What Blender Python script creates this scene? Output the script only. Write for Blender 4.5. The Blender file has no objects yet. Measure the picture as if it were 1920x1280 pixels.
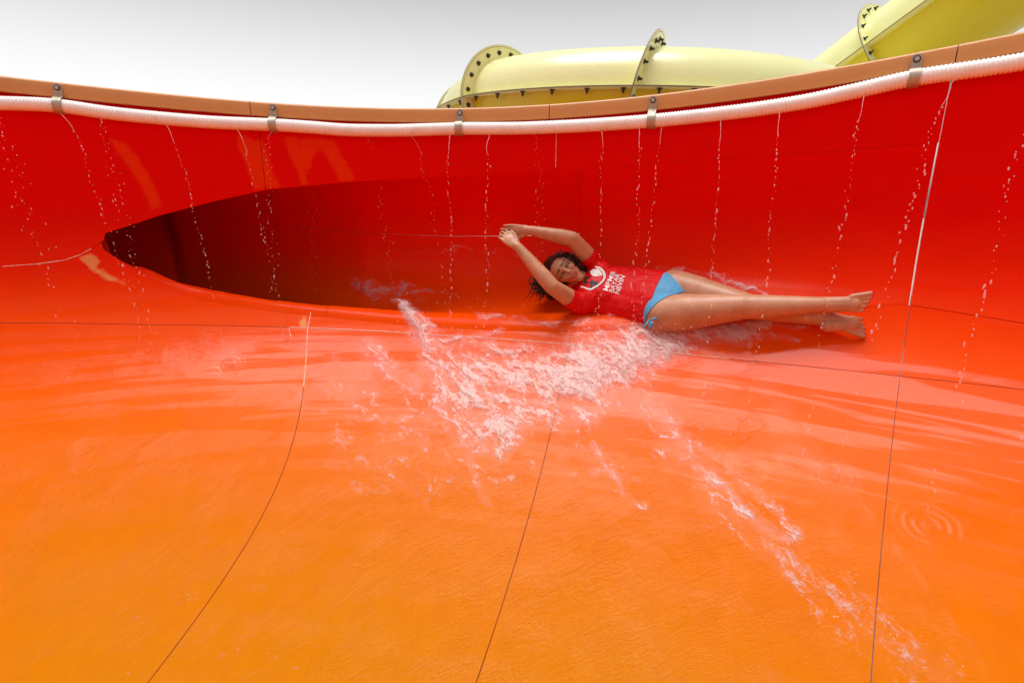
import bpy, bmesh, math, random
import numpy as np
from mathutils import Vector, Matrix
from mathutils.bvhtree import BVHTree
random.seed(7); RNG = np.random.default_rng(11)
SC = bpy.context.scene; COL = SC.collection

# ------------------------------------------------------------------ camera
FPX, PITCH = 1000.0, math.radians(15)
cd = bpy.data.cameras.new('camera'); cam = bpy.data.objects.new('camera', cd); COL.objects.link(cam)
cd.sensor_width = 36; cd.lens = 36*FPX/1920; cd.clip_end = 500; cd.clip_start = .05
cam.location = (0, 0, 0); cam.rotation_euler = (math.pi/2-PITCH, 0, 0)
SC.camera = cam
SC.view_settings.view_transform = 'Standard'; SC.view_settings.look = 'None'
SC.view_settings.gamma = 1; SC.view_settings.exposure = .80
SC.cycles.max_bounces = 10; SC.cycles.diffuse_bounces = 4; SC.cycles.transparent_max_bounces = 16
SC.cycles.caustics_reflective = False; SC.cycles.caustics_refractive = False

# ------------------------------------------------------------------ overcast sky and soft sun
SUN_EL, SUN_AZ = math.radians(81), math.radians(-40)      # azimuth from +Y towards +X: near the zenith
w = bpy.data.worlds.new('World'); SC.world = w; w.use_nodes = True
nt = w.node_tree; nt.nodes.clear()
sky = nt.nodes.new('ShaderNodeTexSky'); sky.sky_type = 'NISHITA'; sky.sun_disc = False
sky.sun_elevation = SUN_EL; sky.sun_rotation = SUN_AZ; sky.dust_density = 3.0; sky.altitude = 0
hs = nt.nodes.new('ShaderNodeHueSaturation'); hs.inputs['Saturation'].default_value = .0
bg = nt.nodes.new('ShaderNodeBackground'); bg.inputs['Strength'].default_value = .073
ow = nt.nodes.new('ShaderNodeOutputWorld')
tcw = nt.nodes.new('ShaderNodeTexCoord'); sxw = nt.nodes.new('ShaderNodeSeparateXYZ'); nt.links.new(tcw.outputs['Generated'], sxw.inputs[0])
mrw = nt.nodes.new('ShaderNodeMapRange'); nt.links.new(sxw.outputs['Z'], mrw.inputs[0])       # thin bright band of cloud low over the horizon
for i_, v_ in ((1, math.sin(math.radians(7))), (2, math.sin(math.radians(18))), (3, 1.8), (4, 1.0)): mrw.inputs[i_].default_value = v_
mxw = nt.nodes.new('ShaderNodeMix'); mxw.data_type = 'RGBA'; mxw.blend_type = 'MULTIPLY'; mxw.inputs[0].default_value = 1
nt.links.new(sky.outputs[0], hs.inputs['Color']); nt.links.new(hs.outputs[0], mxw.inputs[6]); nt.links.new(mrw.outputs[0], mxw.inputs[7]); nt.links.new(mxw.outputs[2], bg.inputs['Color']); nt.links.new(bg.outputs[0], ow.inputs[0])
sl = bpy.data.lights.new('sun', 'SUN'); sl.energy = 1.5; sl.angle = math.radians(34); sl.color = (1, .98, .95)
so = bpy.data.objects.new('sun', sl); COL.objects.link(so)
sdir = Vector((math.sin(SUN_AZ)*math.cos(SUN_EL), math.cos(SUN_AZ)*math.cos(SUN_EL), math.sin(SUN_EL)))
so.rotation_euler = sdir.to_track_quat('Z', 'Y').to_euler(); so.location = sdir*30

# ------------------------------------------------------------------ helpers
def ray(x, y):
    xc = (x-960)/FPX; yc = -(y-640)/FPX
    return np.array([xc, math.cos(PITCH)+yc*math.sin(PITCH), -math.sin(PITCH)+yc*math.cos(PITCH)])
def project(P):
    P = np.asarray(P, float); t = P[..., 1]*math.cos(PITCH)-P[..., 2]*math.sin(PITCH)
    u = P[..., 1]*math.sin(PITCH)+P[..., 2]*math.cos(PITCH)
    return 960+FPX*P[..., 0]/t, 640-FPX*u/t
def mesh_obj(name, verts, faces, mat=None, parent=None, smooth=True, attrs=None):
    me = bpy.data.meshes.new(name)
    me.from_pydata([tuple(map(float, v)) for v in verts], [], [tuple(map(int, f)) for f in faces])
    if smooth: me.polygons.foreach_set('use_smooth', [True]*len(me.polygons))
    for k, a in (attrs or {}).items():
        a = np.asarray(a, float)
        if a.ndim == 1:
            at = me.attributes.new(k, 'FLOAT', 'POINT'); at.data.foreach_set('value', a)
        else:
            at = me.attributes.new(k, 'FLOAT_VECTOR', 'POINT'); at.data.foreach_set('vector', a.ravel())
    if mat: me.materials.append(mat)
    me.update()
    o = bpy.data.objects.new(name, me); COL.objects.link(o)
    if parent: o.parent = parent
    return o
def tag(o, label=None, cat=None, group=None, kind=None):
    if label: o['label'] = label
    if cat: o['category'] = cat
    if group: o['group'] = group
    if kind: o['kind'] = kind
    return o
def empty(name, loc=(0, 0, 0)):
    o = bpy.data.objects.new(name, None); COL.objects.link(o); o.location = loc; o.empty_display_size = .1
    return o
def grid_faces(nu, nv, off=0):
    i, j = np.meshgrid(np.arange(nu-1), np.arange(nv-1), indexing='ij')
    a = (i*nv+j).ravel()+off
    return np.stack([a, a+nv, a+nv+1, a+1], 1)
class MB:
    """collects closed shapes for one mesh"""
    def __init__(s): s.v = []; s.f = []
    def add(s, v, f):
        o = len(s.v); s.v += [tuple(map(float, p)) for p in v]; s.f += [tuple(int(i)+o for i in q) for q in f]
    def tube(s, pts, rads, n=8, cap=True, up=None):
        pts = [np.asarray(p, float) for p in pts]; V = []; prev = None
        for i, p in enumerate(pts):
            t = pts[min(i+1, len(pts)-1)]-pts[max(i-1, 0)]; t = t/(np.linalg.norm(t)+1e-12)
            if prev is None:
                a = np.array(up if up is not None else ([0, 0, 1] if abs(t[2]) < .9 else [1, 0, 0]), float)
            else: a = prev
            a = a-t*a.dot(t); a /= np.linalg.norm(a)+1e-12; prev = a; b = np.cross(t, a)
            r = rads[i] if hasattr(rads, '__len__') else rads
            for k in range(n):
                c = 2*math.pi*k/n; V.append(p+r*(math.cos(c)*a+math.sin(c)*b))
        F = []
        for i in range(len(pts)-1):
            for k in range(n):
                F.append((i*n+k, i*n+(k+1) % n, (i+1)*n+(k+1) % n, (i+1)*n+k))
        if cap:
            F.append(tuple(range(n))[::-1]); F.append(tuple((len(pts)-1)*n+k for k in range(n)))
        s.add(V, F)
    def box(s, c, ax, half):
        c = np.asarray(c, float); ax = [np.asarray(a, float) for a in ax]
        V = [c+sx*half[0]*ax[0]+sy*half[1]*ax[1]+sz*half[2]*ax[2] for sx in (-1, 1) for sy in (-1, 1) for sz in (-1, 1)]
        s.add(V, [(0, 1, 3, 2), (4, 6, 7, 5), (0, 4, 5, 1), (2, 3, 7, 6), (0, 2, 6, 4), (1, 5, 7, 3)])
    def blob(s, p, q, r0, r1, side=None, flat=1.0, n=14, m=6, flat1=None):
        """closed tapered capsule from p to q; cross-section r along side, r*flat across"""
        p = np.asarray(p, float); q = np.asarray(q, float); t = q-p; L = np.linalg.norm(t)
        t = t/L if L > 1e-9 else np.array([0, 0, 1.])
        a = np.array(side if side is not None else ([0, 0, 1] if abs(t[2]) < .9 else [1, 0, 0]), float)
        a = a-t*a.dot(t); a /= np.linalg.norm(a); b = np.cross(t, a)
        prof = []
        for i in range(m+1):
            c = -math.pi/2+math.pi/2*i/m; prof.append((p, r0*math.sin(c), r0*math.cos(c), 0))
        for i in range(m+1):
            c = math.pi/2*i/m; prof.append((q, r1*math.sin(c), r1*math.cos(c), 1))
        V = [p-t*r0]; 
        for (o, h, r, e) in prof[1:-1]:
            fl = flat if (flat1 is None or e == 0) else flat1
            for k in range(n):
                c = 2*math.pi*k/n; V.append(o+t*h+r*(math.cos(c)*a+fl*math.sin(c)*b))
        V.append(q+t*r1); F = []; nr = len(prof)-2
        for k in range(n): F.append((0, 1+(k+1) % n, 1+k))
        for i in range(nr-1):
            for k in range(n):
                F.append((1+i*n+k, 1+i*n+(k+1) % n, 1+(i+1)*n+(k+1) % n, 1+(i+1)*n+k))
        e = len(V)-1
        for k in range(n): F.append((e, 1+(nr-1)*n+k, 1+(nr-1)*n+(k+1) % n))
        s.add(V, F)
    def build(s, name, mat, parent=None, smooth=True): return mesh_obj(name, s.v, s.f, mat, parent, smooth)
def sharpen(o, ang=35):
    me = o.data; bm = bmesh.new(); bm.from_mesh(me)
    for e in bm.edges:
        if len(e.link_faces) == 2 and e.calc_face_angle(0) > math.radians(ang): e.smooth = False
    bm.to_mesh(me); bm.free(); return o
# numpy noise
_T = RNG.random((256, 256))
def vnoise(x, y):
    xi = np.floor(x).astype(int); yi = np.floor(y).astype(int); fx = x-xi; fy = y-yi
    fx = fx*fx*fx*(fx*(fx*6-15)+10); fy = fy*fy*fy*(fy*(fy*6-15)+10)
    g = lambda a, b: _T[a & 255, b & 255]
    return (g(xi, yi)*(1-fx)+g(xi+1, yi)*fx)*(1-fy)+(g(xi, yi+1)*(1-fx)+g(xi+1, yi+1)*fx)*fy
def fbm(x, y, o=5):
    s = 0; a = .5; n = 0
    for k in range(o):
        c, d = math.cos(.7*k+.3), math.sin(.7*k+.3)
        s = s+a*vnoise(c*x-d*y+17.3*k, d*x+c*y+9.1*k); n += a; a *= .55; x = x*2.03; y = y*2.03
    return s/n
def ridged(x, y, o=4):
    s = 0; a = .5; n = 0
    for k in range(o):
        c, d = math.cos(.9*k+.5), math.sin(.9*k+.5)
        s = s+a*(1-np.abs(2*vnoise(c*x-d*y+31.7*k, d*x+c*y+5.3*k)-1)); n += a; a *= .6; x = x*2.1; y = y*2.1
    return s/n
sstep = lambda e0, e1, x: (lambda t: t*t*(3-2*t))(np.clip((x-e0)/(e1-e0), 0, 1))

# ------------------------------------------------------------------ materials
def mat(name, base, rough=.5, **kw):
    m = bpy.data.materials.new(name); m.use_nodes = True
    b = m.node_tree.nodes['Principled BSDF']; b.inputs['Base Color'].default_value = (*base, 1); b.inputs['Roughness'].default_value = rough
    for k, v in kw.items(): b.inputs[k.replace('_', ' ')].default_value = v
    return m
def N(m, t, **kw):
    n = m.node_tree.nodes.new('ShaderNode'+t)
    for k, v in kw.items():
        if k in n.inputs: n.inputs[k].default_value = v
        else: setattr(n, k, v)
    return n
def LK(m, a, b): m.node_tree.links.new(a, b)
def math_node(m, op, a, b=None, clamp=False):
    n = N(m, 'Math', operation=op, use_clamp=clamp)
    for i, q in enumerate((a, b)):
        if q is None: continue
        if isinstance(q, (int, float)): n.inputs[i].default_value = q
        else: LK(m, q, n.inputs[i])
    return n.outputs[0]
def ramp(m, fac, stops):
    r = N(m, 'ValToRGB'); e = r.color_ramp.elements
    while len(e) < len(stops): e.new(.5)
    for q, (p, c) in zip(e, stops): q.position = p; q.color = (*c, 1) if len(c) == 3 else c
    LK(m, fac, r.inputs[0]); return r.outputs[0]

def slide_material():
    m = mat('glossy_gelcoat', (.8, .1, .004), .12); b = m.node_tree.nodes['Principled BSDF']
    sv = N(m, 'Attribute', attribute_name='sv')
    sep = N(m, 'SeparateXYZ'); LK(m, sv.outputs['Vector'], sep.inputs[0])
    wet = N(m, 'Attribute', attribute_name='wet').outputs['Fac']       # running water film
    rip = N(m, 'Attribute', attribute_name='rip').outputs['Fac']       # stirred water
    # orange gelcoat, light and red bounce painted in from floor to wall (z is the height on the shell, 0 floor .. 1 rim)
    n1 = N(m, 'TexNoise', Scale=1.3, Detail=3.0); LK(m, sv.outputs['Vector'], n1.inputs['Vector'])
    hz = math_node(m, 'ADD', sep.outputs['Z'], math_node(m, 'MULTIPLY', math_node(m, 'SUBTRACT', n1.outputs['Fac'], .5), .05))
    col = ramp(m, hz, GEL_SHADED)
    n2 = N(m, 'TexNoise', Scale=9.0, Detail=6.0, Roughness=.65); LK(m, sv.outputs['Vector'], n2.inputs['Vector'])
    mx = N(m, 'Mix', data_type='RGBA', blend_type='MULTIPLY'); mx.inputs[0].default_value = .22
    LK(m, col, mx.inputs[6]); LK(m, ramp(m, n2.outputs['Fac'], [(.3, (.72, .66, .6)), (.62, (1, 1, 1))]), mx.inputs[7])
    nw = N(m, 'TexNoise', Scale=22.0, Detail=5.0, Roughness=.6); LK(m, sv.outputs['Vector'], nw.inputs['Vector'])
    col = mx.outputs[2]
    for an, cc, am in (('worn_or_gleam', (.86, .06, .002), .6), ('scuff', (.80, .34, .12), .75)):  # first colour paints floor reflections on the wet wall, second is dry scuffing
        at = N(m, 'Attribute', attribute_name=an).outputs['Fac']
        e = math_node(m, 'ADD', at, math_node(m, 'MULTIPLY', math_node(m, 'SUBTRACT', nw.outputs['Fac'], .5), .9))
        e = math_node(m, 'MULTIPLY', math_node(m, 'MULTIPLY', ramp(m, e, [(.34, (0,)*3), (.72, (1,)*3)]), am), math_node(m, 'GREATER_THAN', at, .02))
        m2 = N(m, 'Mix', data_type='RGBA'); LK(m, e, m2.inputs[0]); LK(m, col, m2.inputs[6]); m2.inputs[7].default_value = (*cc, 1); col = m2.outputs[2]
    LK(m, col, b.inputs['Base Color'])
    # roughness: wet smooth film, dry wall a bit duller
    n3 = N(m, 'TexNoise', Scale=2.2, Detail=5.0, Roughness=.6); LK(m, sv.outputs['Vector'], n3.inputs['Vector'])
    ro = N(m, 'MapRange'); LK(m, wet, ro.inputs[0]); ro.inputs[3].default_value = .34; ro.inputs[4].default_value = .03
    LK(m, math_node(m, 'ADD', ro.outputs[0], math_node(m, 'MULTIPLY', math_node(m, 'SUBTRACT', n3.outputs['Fac'], .4), .10)), b.inputs['Roughness'])
    b.inputs['IOR'].default_value = 1.45
    mb = N(m, 'Mapping'); mb.inputs['Scale'].default_value = (.55, 9.0, 0); LK(m, sv.outputs['Vector'], mb.inputs['Vector'])
    nb = N(m, 'TexNoise', Scale=1.0, Detail=3.0, Roughness=.6, Distortion=.25); LK(m, mb.outputs[0], nb.inputs['Vector'])
    lowf = N(m, 'MapRange'); LK(m, sep.outputs['Z'], lowf.inputs[0]); lowf.inputs[1].default_value = .10; lowf.inputs[2].default_value = .24; lowf.inputs[3].default_value = .3; lowf.inputs[4].default_value = 1.0
    film = math_node(m, 'MULTIPLY', math_node(m, 'MULTIPLY', wet, lowf.outputs[0]), ramp(m, nb.outputs['Fac'], [(.47, (.06,)*3), (.505, (1,)*3)]))
    LK(m, math_node(m, 'ADD', math_node(m, 'ADD', .02, math_node(m, 'MULTIPLY', film, .11)), math_node(m, 'MULTIPLY', rip, .045)), b.inputs['Specular IOR Level'])
    # relief: fine ripples and longer flow waves where the film is stirred
    mp = N(m, 'Mapping'); mp.inputs['Scale'].default_value = (1, 1, .0); LK(m, sv.outputs['Vector'], mp.inputs['Vector'])
    mp.inputs['Rotation'].default_value = (0, 0, math.radians(-35))
    st = N(m, 'Mapping'); st.inputs['Scale'].default_value = (.45, 1.25, 0); LK(m, mp.outputs[0], st.inputs['Vector'])
    f1 = N(m, 'TexNoise', Scale=62.0, Detail=5.0, Roughness=.62, Distortion=1.1); LK(m, st.outputs[0], f1.inputs['Vector'])
    f2 = N(m, 'TexNoise', Scale=16.0, Detail=4.0, Roughness=.6, Distortion=.8); LK(m, st.outputs[0], f2.inputs['Vector'])
    f3 = N(m, 'TexNoise', Scale=3.5, Detail=2.0); LK(m, mp.outputs[0], f3.inputs['Vector'])
    gate = ramp(m, f3.outputs['Fac'], [(.40, (.35,)*3), (.6, (1,)*3)])
    h = math_node(m, 'ADD', math_node(m, 'MULTIPLY', f1.outputs['Fac'], .0030), math_node(m, 'MULTIPLY', f2.outputs['Fac'], .0046))
    h = math_node(m, 'MULTIPLY', h, rip)
    h = math_node(m, 'MULTIPLY', h, gate)
    f4 = N(m, 'TexNoise', Scale=2.0, Detail=1.0); LK(m, sv.outputs['Vector'], f4.inputs['Vector'])
    h = math_node(m, 'ADD', h, math_node(m, 'MULTIPLY', f4.outputs['Fac'], .0010))
    bp = N(m, 'Bump'); bp.inputs['Strength'].default_value = 1.0; bp.inputs['Distance'].default_value = 1.0
    LK(m, h, bp.inputs['Height']); LK(m, bp.outputs[0], b.inputs['Normal'])
    return m
GEL_SHADED = [(0.0, (.56, .172, .001)), (.07, (.64, .148, .001)), (.22, (.78, .112, .001)), (.36, (.83, .070, .001)), (.50, (.84, .022, .001)), (.66, (.80, .004, .001)), (1.0, (.78, .001, .001))]  # one gelcoat; brighter floor and red-bounced wall are painted in by height
M = {}
M['slide'] = slide_material()
def worn_or_gleam(name, base, rough, var=.25, scale=14., dirt=(.3, .2, .12), bump=.0006, **kw):
    m = mat(name, base, rough, **kw); b = m.node_tree.nodes['Principled BSDF']
    tc = N(m, 'TexCoord'); n = N(m, 'TexNoise', Scale=scale, Detail=6.0, Roughness=.65); LK(m, tc.outputs['Object'], n.inputs['Vector'])
    mx = N(m, 'Mix', data_type='RGBA'); mx.inputs[6].default_value = (*base, 1); mx.inputs[7].default_value = (*[a*d for a, d in zip(base, dirt)], 1)
    LK(m, math_node(m, 'MULTIPLY', ramp(m, n.outputs['Fac'], [(.5, (0,)*3), (.8, (1,)*3)]), var), mx.inputs[0]); LK(m, mx.outputs[2], b.inputs['Base Color'])
    n2 = N(m, 'TexNoise', Scale=scale*8, Detail=3.0); LK(m, tc.outputs['Object'], n2.inputs['Vector'])
    bp = N(m, 'Bump'); bp.inputs['Distance'].default_value = bump*10; bp.inputs['Strength'].default_value = .3; LK(m, n2.outputs['Fac'], bp.inputs['Height']); LK(m, bp.outputs[0], b.inputs['Normal'])
    return m
M['rim'] = worn_or_gleam('faded_rim', (.63, .30, .09), .42, .35, 5., (.75, .8, .9))
M['joint'] = worn_or_gleam('dirty_joint', (.30, .022, .004), .8, .5, 30.)
M['caulk'] = worn_or_gleam('pale_sealant', (.85, .62, .5), .5, .4, 30.)
M['hose'] = worn_or_gleam('white_hose_plastic', (.94, .94, .93), .35, .5, 16., (.75, .6, .45), Subsurface_Weight=.0)
M['steel'] = worn_or_gleam('stained_steel', (.46, .41, .32), .38, .7, 40., (.5, .35, .2), Metallic=.45)
M['bolt'] = worn_or_gleam('steel_bolt', (.5, .48, .45), .35, .5, 60., (.4, .35, .3), Metallic=.4)
M['washer'] = worn_or_gleam('dark_washer', (.06, .05, .045), .5, .5, 60.)
M['yellow'] = worn_or_gleam('yellow_gelcoat', (.88, .88, .44), .22, .18, 4., (.9, .85, .6))
M['yellow_bounce'] = worn_or_gleam('bounce_shaded_yellow', (.76, .63, .025), .25, .18, 4., (.9, .85, .6))  # same yellow gelcoat, with underside shade and orange bounce painted in
M['yellow_edge'] = worn_or_gleam('raw_flange_edge', (.32, .25, .15), .6, .6, 40.)
M['darkbolt'] = worn_or_gleam('rusty_bolt', (.05, .035, .025), .5, .5, 50.)

# ------------------------------------------------------------------ the bowl shell, a surface of revolution round (CX, CY)
CX, CY, R, R0, A_, B_, NE = -.85, -1.53, 4.85, 2.6, 2.25, 1.35, 1.8
_r = [0, .3, 1.0, 1.8, 2.3]; _z = [-B_-.03, -B_-.028, -B_-.018, -B_-.006, -B_-.001]
for k in range(161):
    c = math.pi/2*k/160; _r.append(R0+A_*math.sin(c)**(2/NE)); _z.append(-B_*math.cos(c)**(2/NE))
_r += [R]*12; _z += list(np.linspace(.08, .96, 12))
_r = np.array(_r); _z = np.array(_z)
_s = np.concatenate([[0], np.cumsum(np.hypot(np.diff(_r), np.diff(_z)))])
s_of_z = lambda z: np.interp(z, _z[5:], _s[5:])
D2R = math.pi/180
def S(phi, s):
    """phi in degrees from +Y towards +X, s arc length up the profile"""
    phi = np.asarray(phi, float)*D2R; r = np.interp(s, _s, _r); z = np.interp(s, _s, _z)
    return np.stack([CX+r*np.sin(phi), CY+r*np.cos(phi), z+0*phi], -1)
def Snorm(phi, s):
    e = .004; a = np.interp(np.asarray(s)+e, _s, _r)-np.interp(np.asarray(s)-e, _s, _r); b = np.interp(np.asarray(s)+e, _s, _z)-np.interp(np.asarray(s)-e, _s, _z)
    l = np.hypot(a, b); p = np.asarray(phi, float)*D2R
    return np.stack([-b/l*np.sin(p), -b/l*np.cos(p), a/l+0*p], -1)
def hit(x, y, rad=None):
    """phi, s, depth of the shell (or of an inner cylinder rad) behind a photo pixel"""
    d = ray(x, y); t = np.arange(.4, 9, .002); P = d*t[:, None]; r = np.hypot(P[:, 0]-CX, P[:, 1]-CY)
    if rad: i = int(np.argmax(r > rad))
    else: i = int(np.argmax((r > R) | (P[:, 2] < np.interp(r, _r[:-12], _z[:-12]))))
    p = P[i]; ph = math.degrees(math.atan2(p[0]-CX, p[1]-CY))
    s = s_of_z(p[2]) if p[2] > -1.2 else np.interp(r[i], _r[:-12], _s[:-12])
    return ph, float(s), float(t[i]), p
SEAM = [15.2+360/19*k for k in range(-10, 10)]
RIM = [(-260, 112), (-100, 131), (0, 142), (167, 159), (333, 178), (467, 189), (633, 200), (807, 203), (973, 198), (1140, 186), (1280, 172), (1447, 143), (1580, 123), (1707, 104), (1797, 83), (1913, 59), (2080, 25)]
_rp = []; _rz = []
for q in RIM:
    ph, s, t, p = hit(*q, rad=R-.045); _rp.append(ph); _rz.append(p[2])
_co = np.polyfit(_rp, _rz, 4)
def rimz(phi):
    phi = np.asarray(phi, float); c = np.clip(phi, -24, 40)
    return np.polyval(_co, c)
srim = lambda phi: s_of_z(0)+rimz(phi)

def curve_ps(px):
    a = np.array([hit(*q)[:2] for q in px]); return a[:, 0], a[:, 1]
pH2, vH2 = curve_ps([(0, 605), (290, 609), (580, 615), (820, 628), (1060, 645), (1400, 676), (1690, 705), (1920, 730)])
sH2f = lambda q: np.interp(q, pH2, vH2)
pH1, vH1 = curve_ps([(0, 500), (70, 495), (120, 488), (160, 474), (192, 452)])
pU, vU = curve_ps([(194, 439), (240, 424), (300, 404), (400, 378), (500, 356), (640, 343), (800, 332), (1000, 322), (1080, 318), (1300, 301), (1500, 288), (1700, 272), (1760, 268)])
pL, vL = curve_ps([(194, 461), (240, 482), (300, 501), (400, 528), (500, 546), (590, 558), (700, 569), (800, 580), (950, 590), (1100, 595), (1250, 590), (1450, 576), (1700, 571), (1760, 574)])
pH3, vH3 = curve_ps([(1700, 571), (1920, 606)])
TIP = float(pU[0]); PC = SEAM[10+1]
Uf = lambda ph: np.interp(ph, pU, vU); Lf = lambda ph: np.interp(ph, pL, vL)
bulge = lambda ph: np.interp(ph, [-60, TIP, -10, -2, 6, 15, 24, 30, PC-.2], [1.3, 1.3, 1.0, .58, .34, .19, .08, .022, .0])
fil = lambda ph: np.interp(ph, [-60, TIP, TIP+1.5, TIP+5, 5, 15, 28, PC-.2], [.02, .02, .05, .13, .12, .10, .05, .0])
def H1f(ph):
    return np.where(ph < TIP, np.interp(ph, pH1, vH1), np.interp(ph, pH3, vH3))
def Tsec(ph, M_=72):
    """section of the entry flume behind the opening at angle ph, upper edge to lower edge (on the shell)"""
    b = float(bulge(ph)); o = np.array([math.sin(ph*D2R), math.cos(ph*D2R), 0])
    if ph > TIP+.02:
        u, l = float(Uf(ph)), float(Lf(ph)); U = S(ph, u); L = S(ph, l)
        if b < 1e-4:
            return S(np.full(M_, ph), np.linspace(u+.02, l-.02, M_))+o*.003
    else:
        d = (TIP-ph)*D2R; c = S(TIP, float(Uf(TIP))); c = S(ph, float(Uf(TIP)))+o*(.03+R*(1/math.cos(min(d, .9))-1)); U = c+np.array([0, 0, .0005]); L = c-np.array([0, 0, .0005])
    ch = L-U; c = np.linalg.norm(ch); e = ch/c; on = o-e*o.dot(e); on /= np.linalg.norm(on)
    # shell itself bows outward between U and L: at least follow it
    if ph > TIP+.02:
        sp = np.linspace(u, l, 40); P = S(np.full(40, ph), sp); sag = ((P-U)@on).max(); b = b+max(0, sag)
    rho = (c*c/4+b*b)/(2*b); C = (U+L)/2+on*(b-rho)
    a0 = math.atan2(-c/2, -(b-rho)); a1 = math.atan2(c/2, -(b-rho))
    if b > c/2:
        a0 = math.atan2(-c/2, rho-b); a1 = -a0
        a0 = -abs(a0) if rho-b > 0 else a0
    aa = np.linspace(a0, a1, 160)
    arc = C+rho*(np.cos(aa)[:, None]*on+np.sin(aa)[:, None]*e)
    f = float(fil(ph))
    if ph > TIP+.02 and f > .004:
        f = min(f, c*.45)
        dl = np.concatenate([[0], np.cumsum(np.linalg.norm(np.diff(arc, axis=0), axis=1))]); tot = dl[-1]
        k = int(np.searchsorted(dl, tot-f)); Q = arc[k]; P0 = S(ph, l-f); tt = np.linspace(0, 1, 26)[1:, None]
        Lr = L+Snorm(ph, l)*.22*f; bz = (1-tt)**2*Q+2*tt*(1-tt)*Lr+tt**2*P0
        arc = np.concatenate([arc[:k+1], bz])
    dl = np.concatenate([[0], np.cumsum(np.linalg.norm(np.diff(arc, axis=0), axis=1))])
    q = np.linspace(0, dl[-1], M_)
    if ph > TIP+.02:                                     # lap joints behind the shell panels
        P = np.stack([np.interp(q, dl, arc[:, k]) for k in range(3)], 1)
        P[0] = U+o*.012+np.array([0, 0, .02]); P[1] = U+o*.003
        P[-1] = S(ph, l-min(f, c*.45)-.02)-Snorm(ph, l-f)*.01; return P
    return np.stack([np.interp(q, dl, arc[:, k]) for k in range(3)], 1)
def fil_used(ph):
    c = np.linalg.norm(S(ph, float(Uf(ph)))-S(ph, float(Lf(ph)))); return min(float(fil(ph)), c*.45)

# where water runs: masks on the shell, by photo regions hit by the flow
def water_masks(P):
    x, y = project(P); front = P[..., 1] > .3
    n = fbm(P[..., 0]*2.2+3, P[..., 1]*2.2+P[..., 2]*2.2, 4)
    wet = sstep(-.56, -.72, P[..., 2]+.25*(n-.5))
    wet = np.maximum(wet, .4*sstep(-.1, -.5, P[..., 2]))
    rip = .25+.0*x
    rip = np.maximum(rip, sstep(330, 760, y+120*(n-.5))*sstep(420, 760, x+0*y)*.75*sstep(560, 700, y))
    rip = np.maximum(rip, sstep(760, 860, y+90*(n-.5))*.55)
    rip = np.maximum(rip, 1.0*sstep(900, 1150, x+.0*y)*sstep(840, 1000, y)*sstep(80, -140, x-1250-(y-800)*1.05))
    rip = np.where((y < 610) & (x < 560), .08, rip)
    rip = np.where(x > 1330+(y-560)*.75, np.minimum(rip, .1+.35*sstep(880, 980, y-(x-1300)*.14)), rip)
    rip = np.where(P[..., 2] > -.35, rip*.15, rip)
    return np.where(front, wet, .8), np.where(front, rip, .4)
def poly_mask(x, y, poly, soft):
    x = np.asarray(x); y = np.asarray(y); ins = np.zeros(x.shape, bool); dmin = np.full(x.shape, 1e9)
    for (ax, ay), (bx, by) in zip(poly, poly[1:]+poly[:1]):
        c = ((ay > y) != (by > y)) & (x < (bx-ax)*(y-ay)/((by-ay) if by != ay else 1e-9)+ax); ins ^= c
        dx, dy = bx-ax, by-ay; t = np.clip(((x-ax)*dx+(y-ay)*dy)/(dx*dx+dy*dy), 0, 1)
        dmin = np.minimum(dmin, np.hypot(x-ax-t*dx, y-ay-t*dy))
    return np.clip(.5+np.where(ins, dmin, -dmin)/(2*soft), 0, 1)
WET_GLEAM = [[(205, 262), (235, 268), (262, 300), (290, 350), (305, 388), (285, 395), (262, 345), (245, 320), (232, 300), (222, 285)],
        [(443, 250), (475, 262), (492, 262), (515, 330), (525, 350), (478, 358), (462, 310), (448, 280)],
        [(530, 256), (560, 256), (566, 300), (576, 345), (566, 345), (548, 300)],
        [(575, 258), (625, 262), (645, 300), (666, 338), (640, 342), (622, 310), (603, 276), (585, 300), (574, 335), (562, 300), (560, 265)]]  # orange reflections in the wet upper wall, painted in as patches
SCUFF = [[(150, 482), (170, 476), (188, 488), (180, 502), (215, 519), (238, 533), (205, 527), (168, 506)], [(560, 605), (572, 590), (577, 606), (575, 616), (562, 614)]]
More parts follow.
